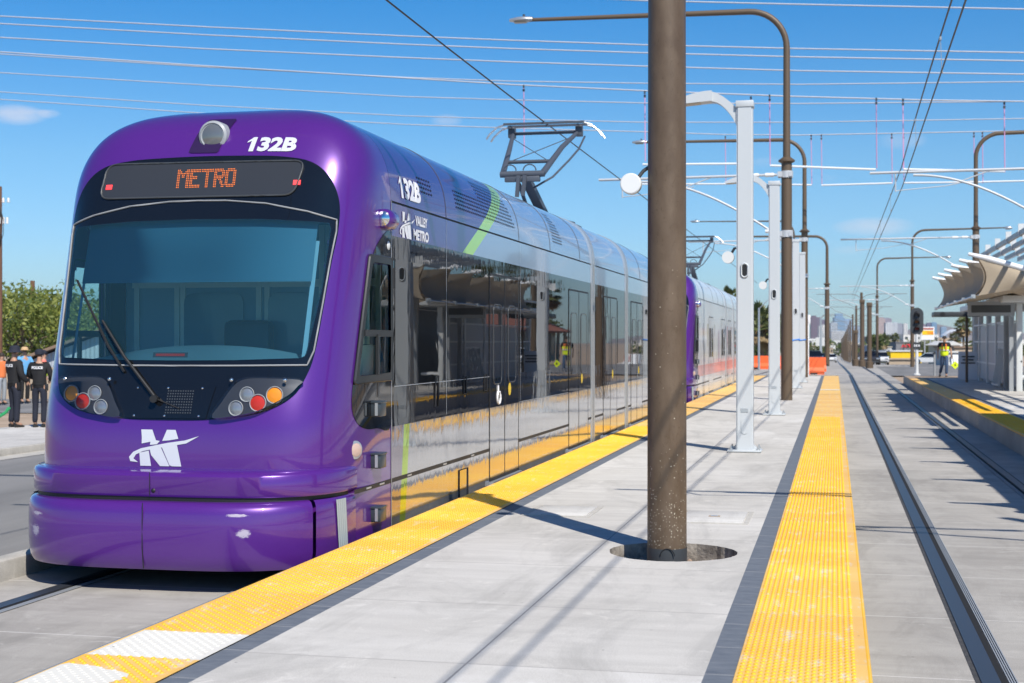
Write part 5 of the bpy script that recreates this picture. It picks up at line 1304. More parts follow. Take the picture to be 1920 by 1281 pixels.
def palm(label,loc,h,seed,group=None,r=1.7,skirt=True,proto=None):
    if proto is not None:
        o=copy_tree(proto,loc,seed*1.3,label); o.scale=(1,1,h/6.0); return o
    rng=random.Random(seed); T=thing('palm_tree',label,'palm',loc,group=group)
    b=MB(); b.tube([(0,0,0),(.06,0,h*.5),(0,0,h)],[.26,.20,.17],10); b.build('trunk',M['bark'],T,smooth=60)
    for mat_,cnt,lo,hi,nm in ((M['palm'],46,-.5,1.35,'crown'),(M['dryleaf'],24,-1.4,-.6,'dry_fronds')):
        b=MB()
        for k in range(cnt):
            a=rng.uniform(0,2*PI); el=rng.uniform(lo,hi); L=r*rng.uniform(.75,1.1)
            base=Vector((0,0,h)); d=Vector((math.cos(a)*math.cos(el),math.sin(a)*math.cos(el),math.sin(el)))
            tip=base+d*L*.55; sd=Vector((-math.sin(a),math.cos(a),0)); up=sd.cross(d)
            b.bar(tuple(base),tuple(tip),.03)
            for q in range(13):
                f=(q-6)/6; dd=(d*math.cos(f*1.2)+sd*math.sin(f*1.2)).normalized(); e=tip+dd*L*.5*(1-.25*abs(f))-Vector((0,0,.16*L*abs(f)+.05*L)); n_=dd.cross(up).normalized()*.05*r
                b.add([tuple(tip-n_*.4),tuple(tip.lerp(e,.6)-n_),tuple(e),tuple(tip.lerp(e,.6)+n_)],[(0,1,2,3)])
        b.build(nm,mat_,T)
    return T
def gp(u,d,dz=0):
    p=P(u,641,d); return (p[0],p[1],gz(p[1])+dz)
pm=palm('fan palm with a shaggy skirt, seen between the first two white lamp posts',gp(1424,105),0,1) if False else None
PA=palm('fan palm with a shaggy skirt, seen between the first two white lamp posts',gp(1427,105),3.2,4,r=1.9)
palm('palm top showing above the white tram roof',gp(1367,130),6.1,6,r=1.3)
for k,(u,d,h,lb) in enumerate(((1678,420,6.3,'small far palm left of the black signal'),(1655,300,4.4,'bushy far palm beside the brown lamp pole'),(1792,300,5.2,'far palm above the walking man\'s right shoulder'),(1806,240,6.4,'far palm tuft just behind the shelter corner'))): palm(lb,gp(u,d),h,k+11,r=2.0)
for k,(u,d,h,w,lb) in enumerate(((1437,120,4.4,6,'olive brown shrubby tree behind the white lamp posts'),(1422,140,3.4,5,'low brownish tree left of the fan palm'),(1728,330,5,9,'rounded green tree left of the walking man'),(1645,260,5.2,5,'olive tree beside the far brown lamp pole'),(1760,420,6,9,'dusty green tree behind the walking man'),(1545,420,6,7,'dark green tree left of the far tracks'),(1534,300,4,6,'dark bush tree above the orange barriers'),(1660,520,6,8,'far olive tree among the white roofs'))):
    tree(lb,gp(u,d),h,w,30+k,M['leafdark'] if k%2 else M['palm'],900,.28)
# cars
def car(label,loc,rz,col,group=None,kind='car'):
    T=thing('parked_car' if kind=='car' else 'pickup_truck',label,'car' if kind=='car' else 'truck',loc,rz,group); pm_=mat('car_paint',col,.25,.2,.8)
    side=[(-2.2,.35),(-2.25,.65),(-2.1,.90),(-1.2,.98),(2.0,.98),(2.2,.9),(2.22,.4),(1.9,.28),(-1.9,.28)]
    b=MB(); rows=[]
    for q,w in ((-1,.80),(-.9,.88),(.9,.88),(1,.80)): rows.append([(x*(1 if abs(q)<1 else .98),w*(1 if q>0 else -1),z) for x,z in side])
    b.grid(rows,closed=True); b.poly(rows[0]); b.poly(rows[-1]); b.build('body',pm_,T,smooth=35,recalc=True)
    top=[(-1.15,.97),(-.45,1.42),(.9,1.46),(1.75,.97)] if kind=='car' else [(-1.0,.97),(-.45,1.55),(.55,1.58),(.75,.97)]
    b=MB(); rows=[[(x,w*s_,z) for (x,z),w in zip(top,(.82,.66,.66,.82))] for s_ in (-1,1)]; b.grid(rows,closed=True); b.poly(rows[0]); b.poly(rows[-1]); b.build('window',M['gloss'],T,recalc=True)
    b=MB(); b.bbox(-.5,.95 if kind=='car' else .6,-.64,.64,1.42 if kind=='car' else 1.55,1.50 if kind=='car' else 1.62,.03); b.build('roof',pm_,T,smooth=40)
    for x in (-1.4,1.4):
        for s in (-1,1):
            b=MB(); b.lathe([(.2,-.10),(.33,-.10),(.33,.10),(.2,.10)],18,(x,s*.80,.33),'Y'); wh=b.build('wheel',M['black'],T,smooth=40); b=MB(); b.disc((x,s*.905,.33),(0,s,0),.2,14,dome=.02); b.build('rim',M['chrome'],wh)
    for s in (-1,1):
        b=MB(); b.bbox(-2.27,-2.15,s*.62-.16,s*.62+.16,.62,.78,.02); b.build('headlight',M['clearlens'],T,smooth=40); b=MB(); b.bbox(2.13,2.24,s*.66-.13,s*.66+.13,.66,.86,.02); b.build('taillight',M['red'],T,smooth=40)
    b=MB(); b.box(-2.29,-2.2,-.7,.7,.32,.46); b.box(2.19,2.27,-.7,.7,.32,.48); b.build('car_bumper',M['dkgrey'],T); return T
for u,d,rz,c,l in ((1527,150,1.6,(.02,.03,.05),'dark car waiting behind the orange barriers'),(1541,210,1.6,(.05,.05,.06),'grey car left of the far brown lamp pole'),(1558,240,1.6,(.7,.7,.7),'small white car just right of the far brown lamp pole'),(1552,330,1.6,(.35,.05,.04),'small red car far down the left lanes'),(1546,420,1.6,(.6,.6,.62),'tiny silver car far down the left lanes'),(1634,150,1.55,(.03,.03,.035),'dark car with amber lights between the brown posts'),(1651,160,1.55,(.72,.72,.72),'white car right of the far brown lamp pole'),(1741,190,0,(.72,.73,.74),'white car beside the walking man'),(1690,330,0,(.6,.6,.6),'pale car parked before the yellow banded shop')): car(l,gp(u,d,.01),rz,c)
# orange water barriers
def barrier(label,loc,rz,L=1.9,group=None,proto=None):
    if proto: return copy_tree(proto,loc,rz,label)
    T=thing('water_barrier',label,'barrier',loc,rz,group); b=MB()
    b.prism([(-.30,0),(.30,0),(.30,.22),(.14,.45),(.12,.95),(-.12,.95),(-.14,.45),(-.30,.22)],'X',-L/2,L/2); b.build('body',M['orange'],T,smooth=30)
    b=MB(); b.cyl(-.5,0,.955,1.0,.07,10); b.build('filler_cap',M['dkgrey'],T); b=MB()
    for x in (-.55,.15): b.box(x,x+.4,-.306,-.301,.03,.14)
    b.build('fork_slot',M['black'],T); return T
B0=barrier('orange plastic barrier at the end of the island platform',(-1.55,84.5,-.394),.1,group='orange plastic barriers')
barrier('orange plastic barrier standing behind another one, by the far brown pole',(-1.5,93,-.394),.15,proto=B0)
for k in range(5): 
    p=P(1408+9*k,641,100); barrier('orange plastic barrier in the row seen between the white lamp posts',(p[0],p[1],-.394),.0,proto=B0)
# street lamp on the left
p=gp(1423,95); T=thing('street_lamp','thin grey street lamp with an angled arm before the fan palm','street lamp',p); b=MB(); b.tube([(0,0,0),(0,0,4.2)],[.08,.06],8); b.build('pole',M['steel'],T,smooth=50); b=MB(); b.tube([(0,0,4.15),(1.0,0,5.1)],.03,6); b.lathe([(.02,0),(.07,.1),(.02,.4)],8,(1.0,0,5.1),'X'); b.build('arm',M['steel'],T,smooth=50)
# info post at the end of the island platform
T=thing('info_post','white pylon with a blue square sign at the end of the island platform','pylon',(-1.32,65.2,0)); b=MB(); b.bbox(.05,.20,-.05,.05,0,2.35,.01); b.build('post',M['white'],T,smooth=40); b=MB(); b.bbox(-.02,.26,-.06,.06,2.35,2.75,.01); b.build('sign_box',M['white'],T,smooth=40); b=MB(); b.box(-.018,.12,-.068,-.061,2.38,2.60); pl=b.build('blue_panel',mat('sign_blue',(.02,.05,.55),.4),T); b=MB(); b.box(.03,.07,-.074,-.0685,2.46,2.52); b.build('symbol',M['white'],pl)
# low buildings
WALLS={'white':(.62,.62,.60),'tan':(.42,.33,.24),'grey':(.20,.20,.21),'cream':(.55,.48,.36),'brown':(.25,.17,.12),'blue':(.30,.38,.48),'red':(.40,.10,.07),'yellow':(.80,.52,.01)}
WM={k:noisy('wall_'+k,tuple(x*.9 for x in c),c,.8,.85) for k,c in WALLS.items()}
M['winglass']=mat('far_window',(.03,.04,.05),.1)
def house(label,u0,u1,vt,vb,d,wall,roof='white',depth=10,nwin=3,cat='building',band=None,name='low_building',flat=True):
    a=P(u0,vb,d); c=P(u1,vt,d); w=math.dist(a[:2],c[:2]); zb=a[2]; h=c[2]-zb
    zg=min(gz(a[1]),zb); T=thing(name,label,cat,(a[0],a[1],zb),_TH)
    b=MB(); b.box(0,w,0,depth,zg-zb-.3,h); b.build('wall',WM[wall],T)
    b=MB()
    if flat: b.box(-.15,w+.15,-.2,depth+.2,h+.002,h+.18*max(1,h/4))
    else: b.prism([(-.4,h+.002),(w+.4,h+.002),(w*.5,h+h*.4)],'Y',-.4,depth+.4)
    b.build('roof',WM[roof],T)
    for k in range(nwin):
        x=w*(k+.25)/nwin; b=MB(); b.box(x,x+w*.5/nwin,-.05,-.01,h*.25,h*.65); b.build('window',M['winglass'],T)
    if band: b=MB(); b.box(-.05,w+.05,-.12,-.02,h*band[1],h*band[2]); b.build('band',WM[band[0]],T)
    return T,w,h
T,w,h=house('dark grey store with red letters left of the black signal',1680,1724,643,662,330,'grey','grey',20,0)
b=MB(); text_on(b,'ACE',w*.22,w*.62,h*.52,h*.86,lambda u,v:(u,-.06,v),.06); b.build('red_lettering',mat('sign_red',(.75,.03,.04),.4),T)
house('low shop with a yellow band under a white roof edge, behind the signal',1670,1728,660,676,230,'yellow','white',9,0)
house('tan block wall before the yellow banded shop',1662,1716,675,684,170,'tan','tan',.4,0,name='block_wall',cat='wall')
T=thing('pylon_sign','white, yellow and orange roadside sign right of the signal','sign',P(1727,690,260)[:2]+(gz(255),),_TH); q=260/2667
b=MB(); b.box(0,25*q,0,.3,4.0,4.0+24*q); b.build('panel',M['white'],T); b=MB(); b.box(.2,25*q-.2,-.05,-.01,4.0+9*q,4.0+17*q); b.build('yellow_panel',WM['yellow'],T); b=MB(); text_on(b,'TAR',11*q,24*q,4.0+10.5*q,4.0+15.5*q,lambda u,v:(u,-.08,v),.06); b.build('orange_lettering',mat('sign_orange',(.75,.2,.02),.5),T); b=MB(); b.box(.2,25*q-.2,-.06,-.01,4.0+19*q,4.0+22*q); b.build('red_panel',WM['red'],T); b=MB(); b.box(.6,.8,.05,.25,0,4); b.box(25*q-.8,25*q-.6,.05,.25,0,4); b.build('post',M['grey'],T)
for a in (('cream house with a low gable left of the shelter corner',1772,1800,648,668,200,'cream','white',8,2),('white trailer with a red panel beside the walking man',1776,1794,662,684,150,'white','white',4,1),('tan shed behind the leaning tree by the shelter',1790,1822,653,682,170,'tan','brown',8,2),('long white warehouse roof over the signal, far off',1694,1760,628,640,900,'white','white',40,6),('grey warehouse with a pale roof left of the signal',1640,1690,632,643,1000,'grey','white',40,4),('white hangar far left of the tracks',1522,1548,640,647,800,'white','white',30,3),('cream block below the towers, left of the tracks',1538,1562,643,650,650,'cream','tan',20,4),('red shopfront on the left of the far street',1538,1552,652,662,340,'red','white',10,2),('white shopfront on the left of the far street',1522,1537,650,664,300,'white','tan',10,2),('tan shopfront nearer the far brown lamp pole',1552,1562,652,664,360,'tan','white',10,2),('blue fronted shop right of the far posts',1640,1652,650,662,330,'blue','white',10,1),('pale green and white sign shop by the palms',1652,1672,652,664,310,'white','cream',8,2),('brown roofed building right of the far tracks',1612,1640,648,656,600,'brown','white',15,3),('long pale roof on the left horizon',1500,1530,636,645,1100,'white','white',40,4),('tan block on the right horizon',1752,1790,634,644,900,'tan','white',30,5)): house(*a,flat='gable' not in a[0])
T=thing('jersey_barrier','white and red construction barrier before the tan shed','barrier',P(1784,687,125)[:2]+(gz(120),),_TH)
b=MB(); b.prism([(-.1,0),(.4,0),(.22,.9),(.08,.9)],'X',0,1.6); b.build('white_section',M['white'],T); b=MB(); b.box(1.0,1.55,-.12,-.10,.2,.85); b.build('red_panel',WM['red'],T)
# downtown towers, kilometres away
def tower(label,u0,u1,vt,d,col,crown=0,stripe=0,cat='tower',win=(.06,.08,.11)):
    a=P(u0,655,d); c=P(u1,vt,d); w=math.dist(a[:2],c[:2]); zb=gz(a[1]); h=c[2]-zb; T=thing('office_tower',label,cat,(a[0],a[1],zb),_TH)
    m=mat('tower_wall',col,.5); t=NT(m); sp=t.sep(t.obj()); r1=t.math('GREATER_THAN',t.math('FRACT',t.math('DIVIDE',sp[2],4.2)),.45); r2=t.math('GREATER_THAN',t.math('FRACT',t.math('DIVIDE',sp[0],5.0)),.35)
    k=t.math('MULTIPLY',r1,r2) if not stripe else t.math('GREATER_THAN',t.math('FRACT',t.math('DIVIDE',sp[0],w/4)),.5)
    t.base(t.mix(t.math('MULTIPLY',k,.8),col,win))
    b=MB(); b.box(0,w,0,w*.9,0,h); b.build('shaft',m,T); b=MB(); b.box(w*.15,w*.85,w*.2,w*.7,h+.01,h*(1.03)+crown*d/2667); b.build('roof_plant',m,T); return T
TW_=[('purple brown office tower at the left edge of the skyline',1521,1532.5,595,4300,(.16,.10,.13),1,0),('slim purple tower right behind the first skyline tower',1531.5,1541,600,4500,(.19,.13,.17),3,0),('shorter purple tower third from the skyline\'s left',1540,1547.5,601,4450,(.17,.12,.16),0,0),
('white stepped apartment block in front of the purple towers',1536,1548.5,612,3300,(.66,.65,.62),2,0),('pale glass block with dark stripes beside the far brown pole',1558,1571,606,4000,(.50,.56,.62),0,1),('blue glass tower with a stepped crown above the tracks',1565,1584,596,4700,(.22,.36,.52),6,0),('wide blue office block right of the crowned tower',1580,1600,600,4900,(.30,.42,.58),0,0),('low pale block under the crowned blue tower',1559,1590,622,3500,(.52,.53,.54),0,0),
('grey blue block left of the far centre posts',1596,1612,612,4600,(.30,.40,.52),0,0),('pinkish tower left of the pale twin blocks',1646,1660,599,4400,(.50,.38,.34),2,0),('mauve tower behind the pale twin blocks',1655,1672,598,5200,(.32,.27,.32),0,0),('white tower with blue vertical stripes, left twin',1661,1675,606,4000,(.70,.72,.74),0,1),('white tower with blue vertical stripes, right twin',1675,1683.5,606,4050,(.66,.70,.74),0,1),('grey slab tower right of the white twins',1683.5,1692.5,608,4300,(.34,.35,.40),0,0),('narrow white tower left of the black signal',1694.5,1702,608,4100,(.68,.68,.66),0,0),('purple slab just right of the black signal',1728,1734.5,609,4300,(.30,.17,.22),0,0),('dark purple tower above the walking man\'s shoulder',1738,1747.5,607,4200,(.15,.12,.20),0,0),('blue glass tower beside the dark purple one on the right',1747.5,1757,606,4100,(.16,.30,.46),0,0),('small blue block left of the stadium',1765,1775,614,4200,(.24,.36,.50),0,0)]
for a in TW_: tower(*a)
a=P(1771,640,3600); T=thing('stadium','white domed stadium on the horizon behind the shelter','stadium',(a[0],a[1],gz(3600)),_TH); q=3600/2667
b=MB(); rows=[[(44*q*i/16,30*q*j/4,8+ (24*q)*math.sin(PI*(.12+.8*i/16))**.6*(1-.15*abs(j-2)/2)) for i in range(17)] for j in range(5)]; b.grid(rows); b.build('roof',M['white'],T,smooth=180); b=MB(); b.box(0,44*q,.5,30*q,0,16*q*.9); b.build('wall',WM['blue'],T)
# hills
b=MB(); rows=[]
for j in range(2):
    pass
rng=random.Random(5); prof=[]
for k in range(60):
    u=1180+14*k; e=math.exp(-((u-1745)/60)**2)*26+math.exp(-((u-1620)/120)**2)*6+math.exp(-((u-1880)/90)**2)*16+3; prof.append((u,641-e+rng.uniform(-1.2,1.2)))
top=[P(u,v,8300) for u,v in prof]; bot=[(p[0],p[1]-300,-10) for p in top]; back=[(p[0]*1.05,p[1]*1.05+200,-10) for p in top]
b.grid([bot,top,back]); struct(b.build('hills',noisy('hill_rock',(.20,.16,.14),(.28,.23,.19),.003,.95),smooth=180))
# far low trees that read as one belt
b=MB(); rng=random.Random(9)
for k in range(420):
    u=rng.uniform(1440,1920); d=rng.uniform(500,1900); g=gp(u,d); 
    if abs(u-1590)<18 and d<1500: continue
    leafy(b,(g[0],g[1],g[2]+rng.uniform(2,4)),rng.uniform(3,7),4,rng.uniform(1.8,3.2),14,1.3,rng)
tag(b.build('far_trees',M['leafdark']),kind='stuff')
b=MB(); rng=random.Random(19)
for k in range(160):
    u=rng.uniform(1440,1920); d=rng.uniform(900,2600); g=gp(u,d)
    if abs(u-1590)<16: continue
    w=rng.uniform(8,26); hh=rng.uniform(4,9); b.box(g[0],g[0]+w,g[1],g[1]+12,g[2]-1,g[2]+hh,rng.choice((0,0,1,2)),_TH)
tag(b.build('far_rooftops',[WM['white'],WM['cream'],WM['tan']]),kind='stuff')

# ---------------------------------------------------------------- street on the right (also mirrored in the tram)
T=thing('tiled_shop','tan shop building with a red tiled roof across the right street','building',(22,117,-.5))
b=MB(); b.box(0,16,0,34,0,3.4); b.build('wall',WM['cream'],T)
b=MB(); b.prism([(-1.6,3.0),(-1.6,3.15),(8,6.6),(17.6,3.15),(17.6,3.0)],'Y',-1.6,35.6); b.build('roof',noisy('red_roof_tile',(.26,.09,.06),(.42,.17,.11),3,.9,.8,14,stretch=(1,8,1)),T)
for k in range(7): b=MB(); b.box(-.05,-.01,2+4.6*k,4.8+4.6*k,.6,2.6); b.build('window',M['winglass'],T)
b=MB()
for k in range(9): b.box(-1.4,-1.15,.2+4.1*k,.45+4.1*k,0,3.0)
b.build('arcade_posts',WM['cream'],T)
for k,(y,c,l) in enumerate(((66,(.70,.70,.70),'white car parked on the right street'),(74,(.45,.04,.03),'red car parked on the right street'),(83,(.10,.14,.20),'dark blue car parked on the right street'),(104,(.65,.66,.68),'silver car parked on the right street'))): car(l,(15.6,y,-.39),PI/2,c)
for k,(x,y,h) in enumerate(((20.5,112,7),(21,128,8.5),(22.5,150,7))): palm('tall palm number along the right street' if False else ('slim palm beside the tiled shop, nearest','slim palm before the middle of the tiled shop','slim palm beyond the tiled shop')[k],(x,y,-.3),h,50+k,r=1.8)
for k,(x,y,h,w) in enumerate(((24,84,7,9),(48,165,9,12),(50,130,10,12))): tree(('broad green tree left of the tiled shop','broad green tree right of the tiled shop','broad green tree behind the tiled shop')[k],(x,y,-.4),h,w,70+k,M['leafdark'],2600,.25)

for k,(x,y,h,w) in enumerate(((25,58,6,8),(27,68,7,9),(26,96,6.5,8),(34,104,8,10),(42,180,9,12),(36,200,8,12),(58,150,9,12),(31,76,8,9))):  # out-of-view tree row, added to darken the reflections in the tram side
    tree('green tree in the unseen row added along the right street',(x,y,-.45),h,w,90+k,M['leafdark'],1500,.3,group='unseen green trees added along the right street')
T=thing('shop_sign','tall cream shop sign with blue and red bands on the right street','sign',(20.6,108,-.4))
b=MB(); b.box(0,3.2,0,.25,2.6,5.4); b.build('panel',WM['cream'],T); b=MB(); b.box(.2,3.0,-.05,-.01,4.6,5.2); b.build('blue_panel',WM['blue'],T); b=MB(); b.box(.2,3.0,-.05,-.01,2.8,3.2); b.build('red_panel',WM['red'],T)
for x in (.3,2.7): b=MB(); b.box(x,x+.2,.02,.2,0,2.6); b.build('post',WM['tan'],T)

# more of the busy street far off: cars and kerbside signs too small to tell apart
far_car=car('small blurred car far down the street',gp(1551,500,.01),1.6,(.45,.46,.48),group='cars far down the street')
rng=random.Random(44)
for k in range(16):
    d=rng.uniform(260,900); u=rng.choice((1545,1553,1560,1606,1618,1628))+rng.uniform(-4,4); copy_tree(far_car,gp(u,d,.01),1.57)
sg=thing('street_sign','small bright sign on a post far down the street','sign',gp(1530,320),0,group='signs far down the street')
b=MB(); b.cyl(0,0,0,4.2,.12,8); b.build('post',M['grey'],sg); b=MB(); b.box(-.9,.9,-.15,.0,3.0,4.6); b.build('board',WM['white'],sg)
for k in range(13):
    d=rng.uniform(220,800); u=rng.choice((rng.uniform(1520,1562),rng.uniform(1608,1690),rng.uniform(1755,1800))); o=copy_tree(sg,gp(u,d),0)
    ch=[c for c in o.children if c.name.startswith('board')][0]; ch.data=ch.data.copy(); ch.data.materials[0]=WM[rng.choice(('red','yellow','white','blue','cream'))]
sl=thing('street_lamp','thin grey street lamp far down the street','street lamp',gp(1540,260),0,group='street lamps far down the street')
b=MB(); b.tube([(0,0,0),(0,0,8.2)],[.14,.08],8); b.tube([(0,0,8.1),(.6,0,8.6),(2.4,0,8.8)],.06,6); b.build('pole',M['steel'],sl,smooth=60)
for k in range(9): copy_tree(sl,gp(1538+2.2*k if k<5 else 1640-4*k,260+70*k),0 if k<5 else PI)
# ---------------------------------------------------------------- the left side of the street
z0=-.285
p=P(27,803,30.6); of1=person('police officer in a dark bucket hat and navy uniform, standing left',(p[0],p[1],z0),math.radians(158),dict(el=(.27,-.06,1.18),wl=(.16,-.27,1.12),er=(-.27,.02,1.17),wr=(-.28,-.14,1.0),kl=(.11,-.05,.5),kr=(-.10,0,.5)),M['blackcloth'],M['navy'],hat='bucket',sleeves='long',back_text='POLICE',h=1.72)
p=P(74,803,30.6); of2=person('police officer in a dark cap with POLICE across the back',(p[0],p[1],z0),math.radians(190),dict(el=(.27,-.05,1.18),wl=(.14,-.24,1.12),er=(-.28,-.02,1.17),wr=(-.17,-.22,1.08)),M['blackcloth'],M['navy'],hat='cap',sleeves='long',back_text='POLICE',h=1.66)
p=P(46,752,46); person('person in a straw hat and light blue cloth behind the officers',(p[0],p[1],-.42),math.radians(60),dict(el=(.25,-.10,1.2),wl=(.22,-.30,1.2)),mat('sky_cloth',(.12,.35,.62),.8),M['blackcloth'],hat='straw',sleeves='long',h=1.78)
p=P(82,752,46); person('person in a yellow vest behind the officer with the cap',(p[0],p[1],-.42),math.radians(120),{},mat('coral_cloth',(.7,.2,.15),.8),M['navy'],hat='cap',vest=True,h=1.68)
p=P(3,748,45); person('person in an orange top at the left edge beyond the bucket hat',(p[0],p[1],-.42),math.radians(70),{},mat('orange_cloth',(.75,.2,.06),.8),M['grey'],h=1.62)
# trees, shed, utility pole
p=P(42,690,62); tree('leafy yellow-green tree above the shed roof on the left',(p[0],p[1],-.45),4.5,5.6,3,M['leaf'],3800,.12)
p=P(96,690,66); tree('thinner leafy tree just left of the tram windscreen',(p[0],p[1],-.45),4.7,5.0,8,M['leaf'],3000,.12)
p=P(150,690,70); tree('leafy tree seen through the tram windscreen edge',(p[0],p[1],-.45),4.6,7,14,M['leaf'],3000,.14)
p=P(-30,690,64); tree('leafy tree at the far left behind the wooden pole',(p[0],p[1],-.45),3.6,5.5,21,M['leafdark'],3000,.13)
T=thing('shed','low shed with a brown roof edge and pale corrugated wall on the left','shed',P(16,700,52)[:2]+(-.45,),_TH)
q=52/2667; M['corr']=mat('corrugated_sheet',(.48,.52,.58),.5,.2); tt=NT(M['corr']); sx=tt.sep(tt.obj()); tt.bump(tt.math('SINE',tt.math('MULTIPLY',sx[0],40)),.6,.02)
b=MB(); b.prism([(0,0),(6,0),(6,3.2),(.6,1.25),(0,1.05)],'Y',0,4); b.build('wall',M['corr'],T)
b=MB(); b.box(-.6,1.2,-.5,-.01,0,.98); b.build('low_wall',WM['tan'],T)
b=MB(); b.bar((-.35,1.9,1.05),(6.3,1.9,3.45),4.6,.10); b.build('roof',WM['brown'],T)
p=P(-2,690,55); T=thing('utility_pole','reddish wooden utility pole with wires at the left edge','pole',(p[0],p[1],-.45))
b=MB(); b.tube([(0,0,0),(0,0,8.0)],[.14,.11],12); b.build('pole',M['wood'],T,smooth=50)
b=MB()
for k in range(4): b.tube([(-.05+.05*k,-.12,7.6-.1*k),(.15+.05*k,-.16,7.0-.1*k),(.10+.06*k,-.14,6.3-.05*k),(.02,-.12,5.6-.05*k)],.012,5)
b.build('cable_loops',M['black'],T,smooth=60)
b=MB()
for k in range(3): b=MB(); b.lathe([(.04,0),(.06,.04),(.04,.08),(.06,.12),(.03,.18)],8,(.0+.22*k,-.05,7.37)); b.build('insulator',M['porcelain'],T,smooth=50)
for k in range(3): b=MB(); b.lathe([(.05,0),(.05,.25)],8,(.1+.16*k,-.1,6.55)); b.build('insulator',M['porcelain'],T,smooth=50)
b=MB(); p=P(61,690,70); T=thing('utility_pole','weathered wooden pole top rising from the left trees','pole',(p[0],p[1],-.45)); b.tube([(0,0,0),(0,0,5.0)],[.14,.11],10); b.build('pole',M['wood'],T,smooth=50)
b=MB(); b.bbox(-.18,.18,-.12,.12,4.3,4.42,.02); b.build('crossarm',M['wood'],T)
T=thing('garden_hose_wand','bright green plastic tube lying by the bucket-hatted officer','tube',P(3,762,30)[:2]+(-.285,)); b=MB(); b.tube([(-.2,0,.18),(.1,0,.35),(.18,0,.45)],.035,8); b.build('tube',mat('green_plastic',(.03,.35,.12),.4),T,smooth=60)
b=MB(); p=P(-10,735,50); 
T=thing('block_wall','tan block wall behind the people on the left','wall',(p[0],p[1],-.45),_TH); b.box(0,5,0,.2,0,1.1); b.build('wall',WM['tan'],T)
HAZE=0.6e-4
# wisps of cloud: azimuth, elevation, half sizes, amount (seen small and low in the sky)
CLOUDS=[]
for (u,v,rx,ry,am) in ((30,216,62,22,1.9),(95,214,24,10,1.2),(838,226,40,16,1.1),(1640,425,90,22,1.3),(1690,265,60,22,.9),(1440,305,50,16,.7),(1545,335,45,14,.6),(1595,470,50,12,.8)):
    a=P(u,v,100); d=Vector((a[0],a[1],a[2]-1.56)).normalized(); CLOUDS.append((math.atan2(d.x,d.y),math.asin(d.z),rx/2667,ry/2667,am))
SKYTINT=(.42,.76,1.04)
# the air itself: pale even haze over everything far
b=MB(); b.box(-6000,6000,-250,8800,-12,260)
m=bpy.data.materials.new('haze_air'); m.use_nodes=True; t=NT(m); t.n.remove(t.b); pv=t.new('ShaderNodeVolumePrincipled'); pv.inputs['Color'].default_value=(.80,.90,1,1); pv.inputs['Density'].default_value=HAZE; pv.inputs['Anisotropy'].default_value=.3
t.link(pv.outputs[0],t.n['Material Output'].inputs['Volume'])
if HAZE: tag(b.build('haze',m),kind='stuff')
# ---------------------------------------------------------------- light, camera, sky
SUN_AZ=(.574,-.819); EL=math.radians(47.5)
sd=bpy.data.lights.new('sun','SUN'); sd.energy=4.9; sd.angle=math.radians(.53); sd.color=(1,.94,.85)
so=bpy.data.objects.new('sun',sd); COL.objects.link(so)
sv=Vector((SUN_AZ[0]*math.cos(EL),SUN_AZ[1]*math.cos(EL),math.sin(EL)))
so.rotation_euler=sv.to_track_quat('Z','Y').to_euler(); so.location=(20,-30,40)
w=bpy.data.worlds.new('World'); scene.world=w; w.use_nodes=True; nt=w.node_tree
bg=nt.nodes['Background']; sk=nt.nodes.new('ShaderNodeTexSky'); sk.sky_type='NISHITA'; sk.sun_disc=False
sk.sun_elevation=EL; sk.sun_rotation=math.atan2(SUN_AZ[0],SUN_AZ[1]); sk.altitude=350; sk.air_density=1.1; sk.dust_density=.3; sk.ozone_density=2.2
t=NT.__new__(NT); t.t=nt; t.n=nt.nodes; t.b=None
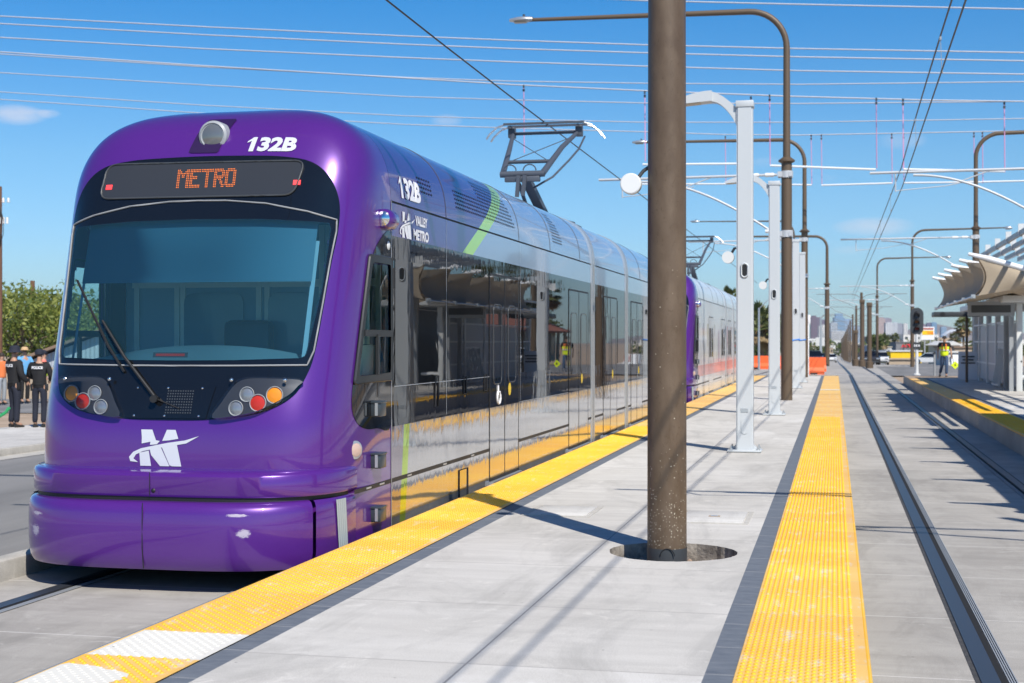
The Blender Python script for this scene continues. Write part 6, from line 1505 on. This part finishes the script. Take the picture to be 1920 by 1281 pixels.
# a few small fair-weather wisps, fixed in the sky by direction
vec=t.new('ShaderNodeTexCoord').outputs['Generated']; sp=t.sep(vec)
n1=t.noise(t.mapv(vec,(1,1,2.2)),26,9,.68,.6)
cl=None
for (az,el,ra,re,am) in CLOUDS:
    d=Vector((math.sin(az)*math.cos(el),math.cos(az)*math.cos(el),math.sin(el)))
    rt=Vector((math.cos(az),-math.sin(az),0)); up=d.cross(rt)*-1
    def dot(v):
        n=t.new('ShaderNodeVectorMath',operation='DOT_PRODUCT'); t.link(vec,n.inputs[0]); n.inputs[1].default_value=v; return n.outputs['Value']
    a=t.math('DIVIDE',dot(rt),ra); b_=t.math('DIVIDE',dot(up),re); rr=t.math('ADD',t.math('MULTIPLY',a,a),t.math('MULTIPLY',b_,b_))
    front=t.math('GREATER_THAN',dot(d),.5)
    k=t.math('MULTIPLY',t.math('MULTIPLY',t.math('MAXIMUM',t.math('SUBTRACT',1.0,rr),0),front),am)
    cl=k if cl is None else t.math('ADD',cl,k)
f=t.ramp(t.math('MULTIPLY',cl,n1),[(.20,0.),(.95,1.)])
# clean dry air: the blue deepens quickly above the horizon
grad=t.ramp(sp[2],[(.0,(.54,.74,.98)),(.07,(.46,.70,.98)),(.125,(.40,.68,.92)),(.24,(.13,.56,.92)),(.5,(.10,.46,.80)),(1,(.16,.42,.72))])
sc_=t.mix(1.0,sk.outputs[0],grad,'MULTIPLY')
mixc=t.mix(t.math('MULTIPLY',f,.5),sc_,(6.4,6.2,6.6))
nt.links.new(mixc,bg.inputs['Color']); bg.inputs['Strength'].default_value=.115
cam=bpy.data.cameras.new('camera'); co=bpy.data.objects.new('camera',cam); COL.objects.link(co); scene.camera=co
cam.sensor_width=36; cam.lens=2667/1920*36; cam.clip_start=.1; cam.clip_end=20000
TH=math.atan((1565-960)/2667)
co.location=(0,0,1.56); co.rotation_euler=(PI/2,0,TH)
cam.dof.use_dof=True; cam.dof.focus_distance=11.0; cam.dof.aperture_fstop=4.2
scene.view_settings.view_transform='Standard'; scene.view_settings.look='None'; scene.view_settings.gamma=1; scene.view_settings.exposure=0.26
scene.cycles.max_bounces=8; scene.cycles.glossy_bounces=4; scene.cycles.transparent_max_bounces=12; scene.cycles.volume_bounces=0
